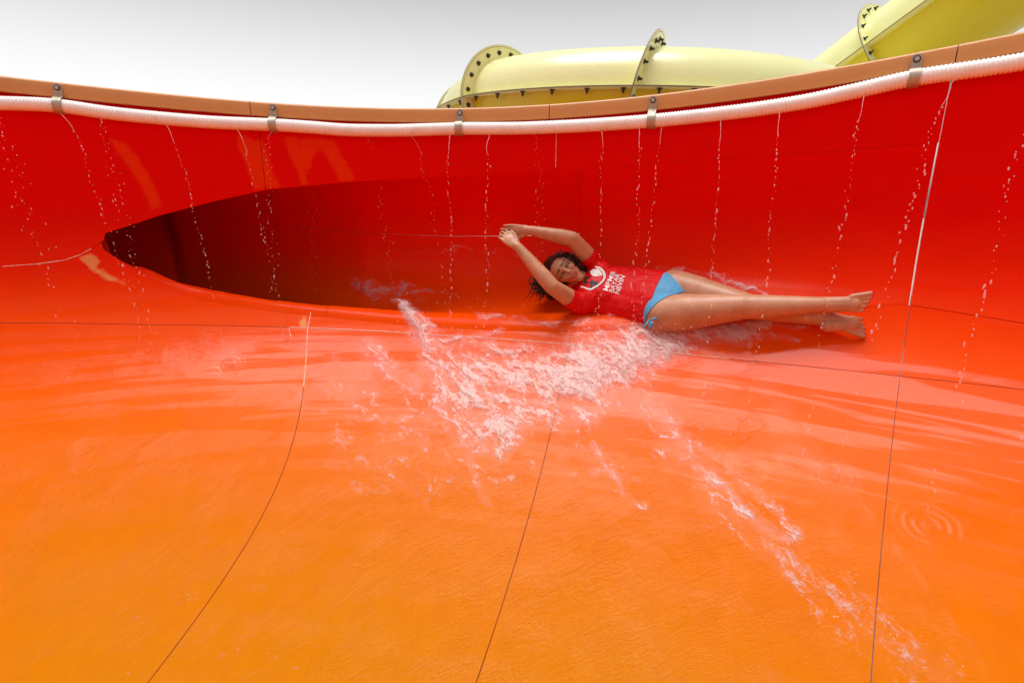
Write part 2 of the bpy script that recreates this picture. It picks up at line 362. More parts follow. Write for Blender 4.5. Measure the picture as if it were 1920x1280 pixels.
def shell_grid(name, Pg, parent, flange=(1, 1, 1, 1), fls=-1.0, gap=.0017, depth=.06, cen=None):
    """panel: surface grid, shrunk by the joint gap, with edges turned outward like a moulded flange"""
    nu, nv = Pg.shape[:2]; Pg = Pg.copy()
    def shr(a, b): d = b-a; l = np.linalg.norm(d, axis=-1, keepdims=True)+1e-9; return a+d/l*np.minimum(gap, l*.45)
    Pg[0] = shr(Pg[0], Pg[1]); Pg[-1] = shr(Pg[-1], Pg[-2]); Pg[:, 0] = shr(Pg[:, 0], Pg[:, 1]); Pg[:, -1] = shr(Pg[:, -1], Pg[:, -2])
    V = Pg.reshape(-1, 3); Fc = grid_faces(nu, nv); F = [tuple(f[::-1]) for f in Fc]
    # normals for the flange direction
    du = np.gradient(Pg, axis=0); dv = np.gradient(Pg, axis=1); n = np.cross(dv, du); n /= np.linalg.norm(n, axis=-1, keepdims=True)+1e-9
    if any(flange):
        loops = [np.arange(nv), (nu-1)*nv+np.arange(nv), np.arange(nu)*nv, np.arange(nu)*nv+nv-1]
        V = list(V); nn = n.reshape(-1, 3)
        for q, lp in enumerate(loops):
            if not flange[q]: continue
            b = len(V); 
            for i in lp: V.append(np.array(V[i]))
            b2 = len(V)
            for i in lp: V.append(np.array(V[i])-nn[i]*depth*fls)
            for k in range(len(lp)-1): F.append((b+k, b+k+1, b2+k+1, b2+k))
        V = np.array(V)
    wet, rip = water_masks(V); xx, yy = project(V); fr_ = V[:, 1] > 1
    gleam_a = np.zeros(len(V)); scuff_a = np.zeros(len(V))
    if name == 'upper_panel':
        for q in WET_GLEAM: gleam_a = np.maximum(gleam_a, poly_mask(xx, yy, q, 9)*fr_)
    if name == 'wall_panel':
        for q in SCUFF: scuff_a = np.maximum(scuff_a, poly_mask(xx, yy, q, 7)*fr_)
    c = np.degrees(np.arctan2(V[:, 0]-CX, V[:, 1]-CY)); r = np.hypot(V[:, 0]-CX, V[:, 1]-CY)
    sa = np.where(V[:, 2] > -1.2, s_of_z(V[:, 2]), np.minimum(r, _s[-20]))
    hz = np.clip((V[:, 2]+B_)/1.95, 0, 1)
    o = mesh_obj(name, V, F, M['slide'], parent, True, {'sv': np.stack([c*D2R*R, sa, hz], 1), 'wet': wet, 'rip': rip, 'worn_or_gleam': gleam_a, 'scuff': scuff_a})
    return o
slide = tag(empty('bowl_slide', (0, 0, 0)), 'large glossy red and orange open water slide bowl with curved wall', 'water slide')
PANELS = []
_bw = np.polyfit([2.3, 2.76, 3.21, 3.65, 4.0, 4.22, 4.43], [-1.5, -.35, .9, 1.35, .95, .5, 0], 4)
BOW = lambda s_: np.polyval(_bw, np.clip(np.interp(s_, _s, _r), 2.2, 4.43))*(np.interp(s_, _s, _r) < 4.6)
def band(name, p0, p1, fa, fb, nu, nv, fl=(1, 1, 1, 1), bow=0):
    ph = np.linspace(p0, p1, nu); Pg = np.zeros((nu, nv, 3))
    for i, q in enumerate(ph):
        ss = np.linspace(float(fa(q)), float(fb(q)), nv); wq = 0 if not bow else ((q-p0)/(p1-p0) if bow > 0 else (p1-q)/(p1-p0))
        Pg[i] = S(np.full(nv, q)+wq*BOW(ss), ss)
    o = shell_grid(name, Pg, slide, fl); PANELS.append(o); return o
c_ = lambda v: (lambda q: v)
UA, UB = -7.2, 13.1                                   # joints of the upper lip panels
for k in range(len(SEAM)-1):
    a, b = SEAM[k], SEAM[k+1]
    if a > 180: break
    if k == 8: continue
    if k == 7: b = SEAM[9]
    mid = (a+b)/2; vis = -45 < mid < 60
    nu = (110 if k == 7 else 60) if vis else 8
    band('floor_panel', a, b, c_(.05), sH2f, nu, 110 if vis else 14, bow=(1 if k == 7 else -1 if k == 9 else 0))
    if not vis:
        band('wall_panel', a, b, sH2f, srim, nu, 16)
    elif a > PC-.5:
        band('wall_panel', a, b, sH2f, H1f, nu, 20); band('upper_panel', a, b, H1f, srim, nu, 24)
lf = lambda q: (H1f(q) if q < TIP else Lf(q)-fil_used(q))
band('wall_panel', SEAM[7], SEAM[9], sH2f, lf, 240, 28, (1, 1, 1, 0))
band('wall_panel', SEAM[9], SEAM[10], sH2f, lf, 80, 28, (1, 1, 1, 0))
band('wall_panel', SEAM[10], SEAM[11], sH2f, lf, 80, 28, (1, 1, 1, 0))
uf = lambda q: (H1f(q) if q < TIP else Uf(q))
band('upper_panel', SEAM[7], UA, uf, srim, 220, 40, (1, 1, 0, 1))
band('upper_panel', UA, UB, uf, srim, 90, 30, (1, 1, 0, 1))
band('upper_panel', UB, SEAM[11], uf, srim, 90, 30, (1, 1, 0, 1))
# entry flume seen through the long opening
def flume(name, p0, p1, nu, j0, j1, fl):
    Pg = np.array([Tsec(q)[j0:j1] for q in np.linspace(p0, p1, nu)])
    o = shell_grid(name, Pg, slide, flange=fl, fls=1.0, gap=.0011, depth=.03); PANELS.append(o); return o
J = 24
FX = hit(627, 430)[0]
flume('flume_panel', -112, FX, 190, 0, J+1, (0, 1, 0, 1)); flume('flume_panel', -112, FX, 190, J, 72, (0, 1, 1, 0))
flume('flume_panel', FX, 14.6, 70, 0, J+1, (1, 1, 0, 1)); flume('flume_panel', FX, 14.6, 70, J, 72, (1, 1, 1, 0))
flume('flume_panel', 14.6, PC-.05, 90, 0, 72, (1, 0, 0, 0))

# tree for later placement on the shell
def bvh_of(objs):
    V = []; F = []
    for o in objs:
        off = len(V); V += [v.co.copy() for v in o.data.vertices]; F += [[i+off for i in p.vertices] for p in o.data.polygons]
    return BVHTree.FromPolygons(V, F)
BV = bvh_of(PANELS)
def surf(x, y):
    for dx, dy in ((0, 0), (3, 0), (0, 3), (-3, -2), (5, 5)):
        d = Vector(ray(x+dx, y+dy)); l = d.length; loc, nor, _, dist = BV.ray_cast(Vector((0, 0, 0)), d/l)
        if nor is not None and dist < 5: break
    if nor is None:
        ph, s_, t, p = hit(x, y); return p, Snorm(ph, s_), t
    if nor.dot(d) > 0: nor = -nor
    return np.array(loc), np.array(nor), dist/l

# rim cap, one moulded length between joints
sec = [(-.045, -.072), (-.047, -.066), (-.047, -.012), (-.043, -.004), (-.034, 0), (.03, .002), (.09, -.006), (.094, -.012), (.094, -.03), (.088, -.034), (.02, -.03), (-.012, -.04), (-.016, -.07), (-.022, -.076), (-.04, -.076)]
def rim_piece(p0, p1, n):
    g = .0022/R/D2R; ph = np.linspace(p0+g, p1-g, n); V = []
    for q in ph:
        o = np.array([math.sin(q*D2R), math.cos(q*D2R), 0]); z = float(rimz(q))
        for (a, h) in sec: V.append(np.array([CX, CY, 0])+o*(R+a)+np.array([0, 0, z+h]))
    m = len(sec); F = []
    for i in range(n-1):
        for k in range(m): F.append((i*m+k, i*m+(k+1) % m, (i+1)*m+(k+1) % m, (i+1)*m+k))
    F.append(tuple(range(m))[::-1]); F.append(tuple((n-1)*m+k for k in range(m)))
    return sharpen(mesh_obj('rim_cap', V, F, M['rim'], slide), 60)
rs = [SEAM[k] for k in range(0, 8)]+[-26.5, hit(468, 190, R-.045)[0], hit(1030, 201, R-.045)[0], hit(1797, 85, R-.045)[0], 53.1]+[SEAM[k] for k in range(13, 20)]
for a, b in zip(rs[:-1], rs[1:]): rim_piece(a, b, 50 if -40 < (a+b)/2 < 60 else 12)

# pale sealant left along some joints
def caulk(pts, r=.0022):
    b = MB(); P = []
    for q in pts:
        ph, s_, t, p = hit(*q); n = Snorm(ph, s_); P.append(S(ph, s_)+n*.0005)
    Pd = []
    for i in range(len(P)-1):
        for f in np.linspace(0, 1, 8, endpoint=False): Pd.append(P[i]*(1-f)+P[i+1]*f)
    Pd.append(P[-1]); rr = [r*(.55+.7*random.random()) for _ in Pd]; rr[0] = rr[-1] = r*.2
    b.tube(Pd, rr, 6); return b.build('sealant_line', M['caulk'], slide)
def along_s(ph, z0, z1, n=10, rad=None):
    out = []
    for z in np.linspace(z0, z1, n):
        s_ = float(s_of_z(z)); x, y = project(S(ph+(float(BOW(s_)) if ph == SEAM[9] else 0), s_)); out.append((float(x), float(y)))
    return out
def along_H2(p0, p1, n=16):
    return [tuple(map(float, project(S(q, float(sH2f(q)))))) for q in np.linspace(p0, p1, n)]
caulk([(2, 500), (40, 497), (70, 495), (120, 488), (150, 478), (172, 466)], .0028)
caulk(along_s(SEAM[9]+.0, -.60, -.93), .0026); caulk(along_H2(SEAM[9]-1.3, SEAM[9]+7.5), .0028)
caulk(along_H2(SEAM[9]+8, 25.5), .0026)
caulk(along_s(SEAM[11], .45, -.40, 12), .0012); caulk(along_s(UB, .40, .17, 5), .0024)
def joint(P, r=.0014):
    b = MB(); b.tube(P, [r*(.5+.6*random.random()) for _ in P], 6); return b.build('joint_line', M['joint'], slide)
for k_, (sa, sb) in ((9, (.9, float(s_of_z(-.95)))), (10, (.9, float(sH2f(SEAM[10]))-.005)), (11, (.9, float(s_of_z(-.42))))):
    ss = np.linspace(sa, sb, 60); pk = np.full(60, SEAM[k_])+(BOW(ss) if k_ == 9 else 0); joint(list(S(pk, ss)+Snorm(pk, ss)*.0002))
ph_ = np.linspace(26, 50, 60); joint(list(S(ph_, sH2f(ph_))+Snorm(ph_, sH2f(ph_))*.0002)); ph_ = np.linspace(-40, SEAM[9]-1.6, 60); joint(list(S(ph_, sH2f(ph_))+Snorm(ph_, sH2f(ph_))*.0002), .0013)
x0, y0 = map(float, project(S(SEAM[9]-1.3, float(sH2f(SEAM[9]-1.3))))); caulk([(x0, y0), (x0-1, y0+7), (x0+4, y0+20)], .0018)

# ------------------------------------------------------------------ corrugated hose along the rim
HR = .0345; HOFF = .032
HP = [(-420, 175), (-260, 181), (-100, 190), (0, 194), (60, 195), (112, 198), (200, 212), (300, 222), (400, 230), (513, 234), (600, 240), (640, 244), (740, 245), (862, 241), (973, 241), (1073, 237), (1140, 233), (1222, 227), (1313, 218), (1413, 206), (1513, 191), (1613, 169), (1680, 153), (1713, 146), (1763, 139), (1850, 127), (1913, 117), (2050, 92), (2200, 62)]
hp = []; hz = []
for q in HP:
    ph, s, t, p = hit(*q, rad=R-HR-HOFF); hp.append(ph); hz.append(p[2])
_o = np.argsort(hp); hp = np.array(hp)[_o]; hz = np.array(hz)[_o]
_fine = np.linspace(hp[0], hp[-1], 600); _zf = np.interp(_fine, hp, hz)
_k = np.hanning(31); _k /= _k.sum(); _zs = np.convolve(np.pad(_zf, 15, 'edge'), _k, 'valid')
hose_z = lambda ph: float(np.interp(ph, _fine, _zs))
def hose_c(ph, inn=0):
    rr = R-HR-HOFF-inn
    return np.array([CX+rr*math.sin(ph*D2R), CY+rr*math.cos(ph*D2R), hose_z(ph)])
pitch = .0150; L_ = (hp[-1]-hp[0])*D2R*R; nr = int(L_/pitch); pts = []; rads = []
for i in range(nr):
    for f, rr in ((0, 1.0), (.5, 1.0), (.62, .90), (.88, .90)):
        pts.append(hose_c(hp[0]+(hp[-1]-hp[0])*(i+f)/nr)); rads.append(HR*rr)
hb = MB(); hb.tube(pts, rads, 18)
hose = sharpen(hb.build('corrugated_hose', M['hose']), 30)
tag(hose, 'white corrugated plastic hose clamped along the bowl rim, dripping water', 'hose')
# clamps
def clamp(px, label, wd=.040):
    ph = hit(px, 200, rad=R-.05)[0]
    for _ in range(4):
        x, y = project(hose_c(ph)); ph += (px-float(x))*.012
    c = hose_c(ph); n = -np.array([math.sin(ph*D2R), math.cos(ph*D2R), 0]); up = np.array([0, 0, 1.]); t = np.cross(up, n)
    root = empty('hose_clamp', tuple(c)); tag(root, label, 'clamp', 'steel clamps holding the hose')
    zr = float(rimz(ph))-c[2]                       # rim top above hose centre
    face = .047-(HR+HOFF)+.0025                      # rim face in local n (towards the bowl axis)
    prof = [(face, zr-.012)]+[(face, zr-.072), ]
    for a in np.linspace(62, -118, 16): prof.append(((HR+.003)*math.cos(a*D2R), (HR+.003)*math.sin(a*D2R)))
    def ribbon(name, pr, wdt, th, m):
        V = []; pr = np.array(pr); d = np.gradient(pr, axis=0); d /= np.linalg.norm(d, axis=1)[:, None]; no = np.stack([-d[:, 1], d[:, 0]], 1)
        for i in range(len(pr)):
            for (sx, h) in ((-1, 0), (1, 0), (1, 1), (-1, 1)):
                q = pr[i]+no[i]*th*h; V.append(n*q[0]+up*q[1]+t*sx*wdt/2)
        F = []
        for i in range(len(pr)-1):
            for k in range(4): F.append((i*4+k, i*4+(k+1) % 4, i*4+4+(k+1) % 4, i*4+4+k))
        F += [(3, 2, 1, 0), tuple(len(V)-4+k for k in range(4))]
        return sharpen(mesh_obj(name, V, F, m, root), 40)
    ribbon('strap', prof[1:], wd, .0035, M['steel'])
    # tab with rounded head
    b = MB(); z1 = zr-.008; z0 = zr-.073; V = []
    outl = [(-wd/2, z0), (wd/2, z0), (wd/2, z1-.018)]+[(wd/2*math.cos(a*D2R)*.98, z1-.018+.018*math.sin(a*D2R)) for a in range(15, 180, 15)]+[(-wd/2, z1-.018)]
    for h in (0, .0036):
        for (a, z) in outl: V.append(t*a+up*z+n*(face+h))
    m = len(outl); F = [tuple(range(m))[::-1], tuple(range(m, 2*m))]+[(i, (i+1) % m, m+(i+1) % m, m+i) for i in range(m)]
    b.add(V, F); sharpen(b.build('tab', M['steel'], root), 40)
    bc = n*(face+.0036)+up*(z1-.022)
    b = MB(); b.tube([bc, bc+n*.002], .0145, 20); sharpen(b.build('washer', M['washer'], root), 40)
    b = MB(); b.tube([bc+n*.002, bc+n*.0085, bc+n*.0095], [.0095, .0095, .0085], 6); sharpen(b.build('bolt_head', M['bolt'], root), 25)
    return root
for px, lab in ((112, 'leftmost steel hose clamp, bolted to the rim above the left wall'), (513, 'steel hose clamp just right of the left rim joint'),
                (862, 'steel hose clamp in front of the far end of the yellow tube'), (1222, 'steel hose clamp below the tall thin yellow flange'),
                (1713, 'rust stained steel hose clamp nearest the right edge of the picture')):
    clamp(px, lab)

# ------------------------------------------------------------------ yellow tube slides behind the wall
def yellow_tube(path, rings, rt, rf, label, longseam, boltstep=.2, side=1, tilt={}):
    """path: list of centre points; rings: indices of ring flanges; longseam: frame for the half-shell joint"""
    path = [np.asarray(p, float) for p in path]; root = empty('yellow_tube_slide', tuple(path[0])); o0 = path[0]
    tag(root, label, 'water slide', 'yellow tube slides behind the bowl')
    fr = []
    for i, p in enumerate(path):
        t = path[min(i+1, len(path)-1)]-path[max(i-1, 0)]; t /= np.linalg.norm(t)
        h = np.cross(t, [0, 0, 1.]); h /= np.linalg.norm(h); fr.append((p, t, h, np.cross(h, t)))
    cuts = [0]+[r for r in rings]+[len(path)-1]; cuts = sorted(set(cuts))
    nseg = 48
    for a, b in zip(cuts[:-1], cuts[1:]):
        for half, nm in ((0, 'upper_shell'), (1, 'lower_shell')):
            V = []; m = nseg//2+1
            for i in range(a, b+1):
                p, t, h, u = fr[i]
                for k in range(m):
                    c = math.pi*k/(m-1)+half*math.pi; V.append(p-o0+rt*(math.cos(c)*h+math.sin(c)*u))
            mesh_obj(nm, V, [tuple(f) for f in grid_faces(b-a+1, m)], M['yellow' if half == 0 else 'yellow_bounce'], root)
        # side flange plates along the half-shell joint (each a pair of plates, raw edge between)
        for s in (-1, 1):
            for dz, nm, th in ((.004, 'side_flange', .005), (-.004, 'side_flange', .005)):
                V = []; F = []
                for i in range(a, b+1):
                    p, t, h, u = fr[i]
                    for (q, z) in ((rt-.003, dz-th/2), (rf, dz-th/2), (rf, dz+th/2), (rt-.003, dz+th/2)): V.append(p-o0+s*q*h+u*z)
                for i in range(b-a):
                    for k in range(4): F.append((i*4+k, i*4+(k+1) % 4, i*4+4+(k+1) % 4, i*4+4+k))
                mesh_obj(nm, V, F, M['yellow'], root, False)
            V = []; F = []
            for i in range(a, b+1):
                p, t, h, u = fr[i]
                for (q, z) in ((rf-.02, -.0065), (rf+.002, -.0062), (rf+.002, .0062), (rf-.02, .0065)): V.append(p-o0+s*q*h+u*z)
            for i in range(b-a):
                for k in range(4): F.append((i*4+k, i*4+(k+1) % 4, i*4+4+(k+1) % 4, i*4+4+k))
            mesh_obj('flange_edge', V, F, M['yellow_edge'], root, False)
            if s == side:
                dl = np.cumsum([0]+[np.linalg.norm(path[i+1]-path[i]) for i in range(a, b)])
                nb = int(dl[-1]/boltstep)
                for q in range(nb):
                    d = (q+.5)*dl[-1]/nb; i = min(int(np.searchsorted(dl, d))-1+a, b-1); i = max(i, a); f = (d-dl[i-a])/(dl[i-a+1]-dl[i-a])
                    p = fr[i][0]*(1-f)+fr[i+1][0]*f; h = fr[i][2]; u = fr[i][3]
                    c = p-o0+s*(rt+.055)*h; bb = MB()
                    bb.tube([c-u*.0065, c-u*.012], .027, 10); bb.tube([c-u*.012, c-u*.032, c-u*.05], [.015, .013, .008], 6)
                    bb.tube([c+u*.0065, c+u*.016], .014, 6)
                    sharpen(bb.build('bolt', M['darkbolt'], root), 40)
    for r in rings:
        p, t, h, u = fr[r]
        if r in tilt:                        # joint not quite square to the tube
            t = t+np.asarray(tilt[r]); t /= np.linalg.norm(t); h = np.cross(t, [0, 0, 1.]); h /= np.linalg.norm(h); u = np.cross(h, t)
        for dz in (.004, -.004):
            V = []; F = []; n = 72
            for k in range(n):
                c = 2*math.pi*k/n; e = math.cos(c)*h+math.sin(c)*u
                for (q, z) in ((rt-.003, dz-.0025), (rf+.02, dz-.0025), (rf+.02, dz+.0025), (rt-.003, dz+.0025)): V.append(p-o0+q*e+t*z)
            for k in range(n):
                for j in range(4): F.append((k*4+j, k*4+(j+1) % 4, ((k+1) % n)*4+(j+1) % 4, ((k+1) % n)*4+j))
            mesh_obj('ring_flange', V, F, M['yellow'], root, False)
        V = []; F = []
        for k in range(72):
            c = 2*math.pi*k/72; e = math.cos(c)*h+math.sin(c)*u
            for (q, z) in ((rf, -.0066), (rf+.0225, -.0062), (rf+.0225, .0062), (rf, .0066)): V.append(p-o0+q*e+t*z)
        for k in range(72):
            for j in range(4): F.append((k*4+j, k*4+(j+1) % 4, ((k+1) % 72)*4+(j+1) % 4, ((k+1) % 72)*4+j))
        mesh_obj('flange_edge', V, F, M['yellow_edge'], root, False)
        for k in range(20):
            c = 2*math.pi*(k+.5)/20; e = math.cos(c)*h+math.sin(c)*u; q = p-o0+e*(rt+.062); bb = MB()
            bb.tube([q+t*.0065, q+t*.012], .024, 10); bb.tube([q+t*.012, q+t*.03, q+t*.046], [.014, .012, .008], 6); bb.tube([q-t*.0065, q-t*.016], .014, 6)
            sharpen(bb.build('bolt', M['darkbolt'], root), 40)
    return root
QX, QY, RHO = 1.82, 7.76, 2.35
psis = list(np.linspace(-150, 62, 107))
zpsi = lambda a: float(np.interp(a, [-150, -93, -53, -13, 40, 62], [1.0, 1.0, 1.03, .925, .80, .72]))
path1 = [(QX+RHO*math.sin(a*D2R), QY-RHO*math.cos(a*D2R), zpsi(a)) for a in psis]
ri = [int(np.argmin(np.abs(np.array(psis)-a))) for a in (-93, -53, -13.4)]
yellow_tube(path1, ri, .42, .54, 'long curved yellow tube slide with a tall bolted flange rising above the rim', None, .24, 1, {ri[2]: (.0, -.17, -.20)})
d2 = np.array([.42, -.78, .46]); d2 /= np.linalg.norm(d2); c0 = np.array([4.46, 6.94, 1.62])
path2 = [c0+d2*q for q in np.linspace(-1.3, 5.0, 43)]
i0 = int(np.argmin([np.linalg.norm(p-c0) for p in path2]))
yellow_tube(path2, [i0], .52, .63, 'yellow tube slide climbing out of the top right corner', None, .24, -1)

# ground far outside, under the slide
gm = worn_or_gleam('paving', (.42, .39, .35), .9, .5, 1.)
V = [(-90, -90, -3.2), (90, -90, -3.2), (90, 90, -3.2), (-90, 90, -3.2)]
tag(mesh_obj('ground', V, [(0, 1, 2, 3)], gm), kind='structure')

# ------------------------------------------------------------------ the rider
def at(x, y, t): return ray(x, y)*t
def skin_material():
    m = mat('wet_skin', (.55, .27, .16), .42); b = m.node_tree.nodes['Principled BSDF']
    b.inputs['Subsurface Weight'].default_value = .12; b.inputs['Subsurface Radius'].default_value = (.012, .005, .003); b.inputs['Subsurface Scale'].default_value = .6
    tc = N(m, 'TexCoord'); n = N(m, 'TexNoise', Scale=18.0, Detail=5.0); LK(m, tc.outputs['Object'], n.inputs['Vector'])
    c = ramp(m, n.outputs['Fac'], [(.3, (.46, .21, .11)), (.7, (.57, .28, .155))])
    for an, cc in (('lips', (.42, .09, .07)), ('dark', (.045, .022, .016)), ('nail', (.62, .01, .03))):
        a = N(m, 'Attribute', attribute_name=an).outputs['Fac']; mx = N(m, 'Mix', data_type='RGBA'); LK(m, a, mx.inputs[0]); LK(m, c, mx.inputs[6]); mx.inputs[7].default_value = (*cc, 1); c = mx.outputs[2]
    LK(m, c, b.inputs['Base Color'])
    n2 = N(m, 'TexNoise', Scale=220.0, Detail=2.0); LK(m, tc.outputs['Object'], n2.inputs['Vector'])
    bp = N(m, 'Bump'); bp.inputs['Distance'].default_value = .0012; bp.inputs['Strength'].default_value = .4; LK(m, n2.outputs['Fac'], bp.inputs['Height']); LK(m, bp.outputs[0], b.inputs['Normal'])
    return m
def cloth(name, base, rough=.6, wr=.004, sc=9.):
    m = mat(name, base, rough); b = m.node_tree.nodes['Principled BSDF']; b.inputs['Specular IOR Level'].default_value = .2
    tc = N(m, 'TexCoord'); n = N(m, 'TexNoise', Scale=sc, Detail=5.0, Distortion=1.2); LK(m, tc.outputs['Object'], n.inputs['Vector'])
    n2 = N(m, 'TexNoise', Scale=400.0); LK(m, tc.outputs['Object'], n2.inputs['Vector'])
    h = math_node(m, 'ADD', math_node(m, 'MULTIPLY', n.outputs['Fac'], wr*3), math_node(m, 'MULTIPLY', n2.outputs['Fac'], .0006))
    bp = N(m, 'Bump'); bp.inputs['Distance'].default_value = 1; LK(m, h, bp.inputs['Height']); LK(m, bp.outputs[0], b.inputs['Normal'])
    return m
M['skin'] = skin_material(); M['shirt'] = cloth('red_jersey', (.66, .002, .003), .5, .010, 7.); M['bikini'] = cloth('blue_lycra', (.10, .36, .62), .5, .0008, 30.)
M['hair'] = mat('wet_dark_hair', (.018, .010, .008), .3); M['print_white'] = mat('white_print', (.82, .78, .77), .6); M['print_black'] = mat('black_print', (.02, .012, .012), .6); M['print_red'] = mat('red_print', (.72, .008, .02), .6)
rider = tag(empty('person', tuple(at(1238, 562, 2.95))), 'person in red t-shirt and light blue bikini bottom sliding on their back, arms overhead', 'person')
RO = np.array(rider.location)
def remeshed(mb, vox, smooth_it, name, mat_, parent):
    o = mesh_obj('tmp', mb.v, mb.f, None)
    md = o.modifiers.new('r', 'REMESH'); md.mode = 'VOXEL'; md.voxel_size = vox; md.use_smooth_shade = True
    ms = o.modifiers.new('s', 'SMOOTH'); ms.factor = .5; ms.iterations = smooth_it
    dg = bpy.context.evaluated_depsgraph_get(); me = bpy.data.meshes.new_from_object(o.evaluated_get(dg)); bpy.data.objects.remove(o)
    me.name = name; me.materials.clear(); me.materials.append(mat_)
    me.polygons.foreach_set('use_smooth', [True]*len(me.polygons))
    r = bpy.data.objects.new(name, me); COL.objects.link(r); r.parent = parent; return r
# joints
Jn = dict(neck=at(1100, 529, 3.03), shL=at(1120, 499, 3.05), shR=at(1086, 571, 2.93), chest=at(1136, 546, 2.985), waist=at(1186, 553, 2.93), pelv=at(1240, 561, 2.83),
          elL=at(1073, 448, 2.93), wrL=at(995, 432, 2.92), elR=at(1036, 538, 2.80), wrR=at(971, 463, 2.85),
          hipL=at(1264, 541, 2.87), knL=at(1396, 571, 2.62), anL=at(1548, 597, 2.44), hipR=at(1244, 590, 2.75), knR=at(1391, 575, 2.52), anR=at(1540, 571, 2.395))
g = Jn
axis = g['pelv']-g['chest']; axis /= np.linalg.norm(axis)
side = g['shL']-g['shR']; side -= axis*side.dot(axis); side /= np.linalg.norm(side)      # towards the rider's left
front = np.cross(side, axis); front = front if front.dot(-g['chest']) > 0 else -front
B = MB()
def torso(b, k):
    b.blob(g['chest']-axis*.03, g['waist'], .155*k, .150*k*(k**2), side, .62, 20); b.blob(g['waist'], g['pelv']-axis*.02, .150*k*(k**2), .165*k, side, .62, 20, flat1=.60)
    b.blob(g['shL']-side*.02+axis*.02, g['shR']+side*.02+axis*.02, .062*k, .062*k, axis, .85, 14)
    b.blob(g['shL']-side*.05+axis*.05, g['shR']+side*.05+axis*.05, .066*k, .066*k, axis, 1.0, 14)
    for s_ in (1, -1): b.blob(g['chest']+side*.062*s_+front*.052+axis*.035, g['chest']+side*.062*s_+front*.045+axis*.0, .058*k, .05*k, side, .9, 14)
torso(B, 1.0)
B.blob(g['pelv']-side*.065, g['pelv']+side*.06, .098, .098, axis, .95, 16)
# arms
for s_ in 'LR':
    sh, el, wr = g['sh'+s_], g['el'+s_], g['wr'+s_]
    B.blob(sh, el, .054, .041, None, 1, 28); B.blob(el, el+(wr-el)*.25, .041, .042, None, 1, 28); B.blob(el+(wr-el)*.25, wr, .042, .0255, None, 1, 28)
# legs
for s_ in 'LR':
    hp_, kn, an = g['hip'+s_], g['kn'+s_], g['an'+s_]
    B.blob(hp_, hp_+(kn-hp_)*.35, .102, .092, None, 1, 40); B.blob(hp_+(kn-hp_)*.35, kn, .090, .060, None, 1, 40)
    B.blob(kn+front*.008, kn+front*.008+(an-kn)*.05, .052, .050, None, 1, 14)
    ca = kn+(an-kn)*.3-front*.008; B.blob(kn, ca, .057, .058, None, 1, 36); B.blob(ca, an, .058, .034, None, 1, 36)
# feet
NAIL = []
def foot(an, heel, ball, toe, sidev, big):
    B.blob(an, heel, .034, .030, None, 1, 12); B.blob(an, ball, .036, .034, sidev, .85, 12, flat1=.5); B.blob(heel, ball, .030, .032, sidev, .8, 12, flat1=.5)
    dr = toe-ball; L = np.linalg.norm(dr); dr = dr/L
    B.blob(ball-sidev*.018, ball+sidev*.018, .018, .018, dr, .8, 10)
    for k in range(5):
        o = (2-k)*.0158*big; ln = [1.0, .98, .88, .76, .62][k]*L; r = [.0110, .0078, .0074, .0070, .0066][k]
        a_ = ball+sidev*o*1.0; e_ = ball+sidev*o*1.12+dr*ln; B.blob(a_, e_, r*1.25, r, None, 1, 8, 4)
        NAIL.append((e_+dr*r*.5, r*1.15))
def fdirs(an, ball):
    d = ball-an; sd = np.cross(d, -ball/np.linalg.norm(ball)); return sd/np.linalg.norm(sd)
bR = at(1597, 570, 2.345); foot(g['anR'], at(1536, 577, 2.43), bR, at(1634, 565, 2.32), fdirs(g['anR'], bR), -1)
bL = at(1594, 607, 2.385); foot(g['anL'], at(1552, 611, 2.42), bL, at(1624, 617, 2.37), fdirs(g['anL'], bL), 1)
# hands, pressed together at the fingertips
def hand(wr, tip, sidev, palm_n, thumb_s):
    d = tip-wr; L = np.linalg.norm(d); d = d/L; sidev = sidev-d*sidev.dot(d); sidev /= np.linalg.norm(sidev)
    kn = wr+d*L*.50
    B.blob(wr, wr+d*L*.16, .023, .026, sidev, .8, 12); B.blob(wr+d*L*.16, kn, .030, .034, sidev, .42, 14)
    for k in range(4):
        o = (1.5-k)*.0178*thumb_s; ln = [.86, .98, .92, .72][k]*L*.52; a_ = kn+sidev*o; 
        m_ = a_+d*ln*.5+palm_n*.004+sidev*o*.06; e_ = m_+d*ln*.5-palm_n*.004
        B.blob(a_-d*.012, m_, .0088, .0080, sidev, .95, 8, 4); B.blob(m_, e_, .0080, .0062, sidev, .95, 8, 4)
    a_ = wr+d*L*.20+sidev*.022*thumb_s; m_ = a_+d*.038+sidev*.020*thumb_s+palm_n*.006; e_ = m_+d*.030+sidev*.004*thumb_s
    B.blob(a_, m_, .0125, .0098, None, 1, 8, 4); B.blob(m_, e_, .0098, .0072, None, 1, 8, 4)
upv = np.array([0, 0, 1.])
hand(g['wrL'], at(938, 433, 2.93), np.array([.15, 0, -1.]), -np.array([0, 1., 0]), 1)
hand(g['wrR'], at(939, 436, 2.90), np.cross(at(939, 436, 2.9)-g['wrR'], [-.62, 0, .78]), np.array([-.62, 0, .78]), 1)
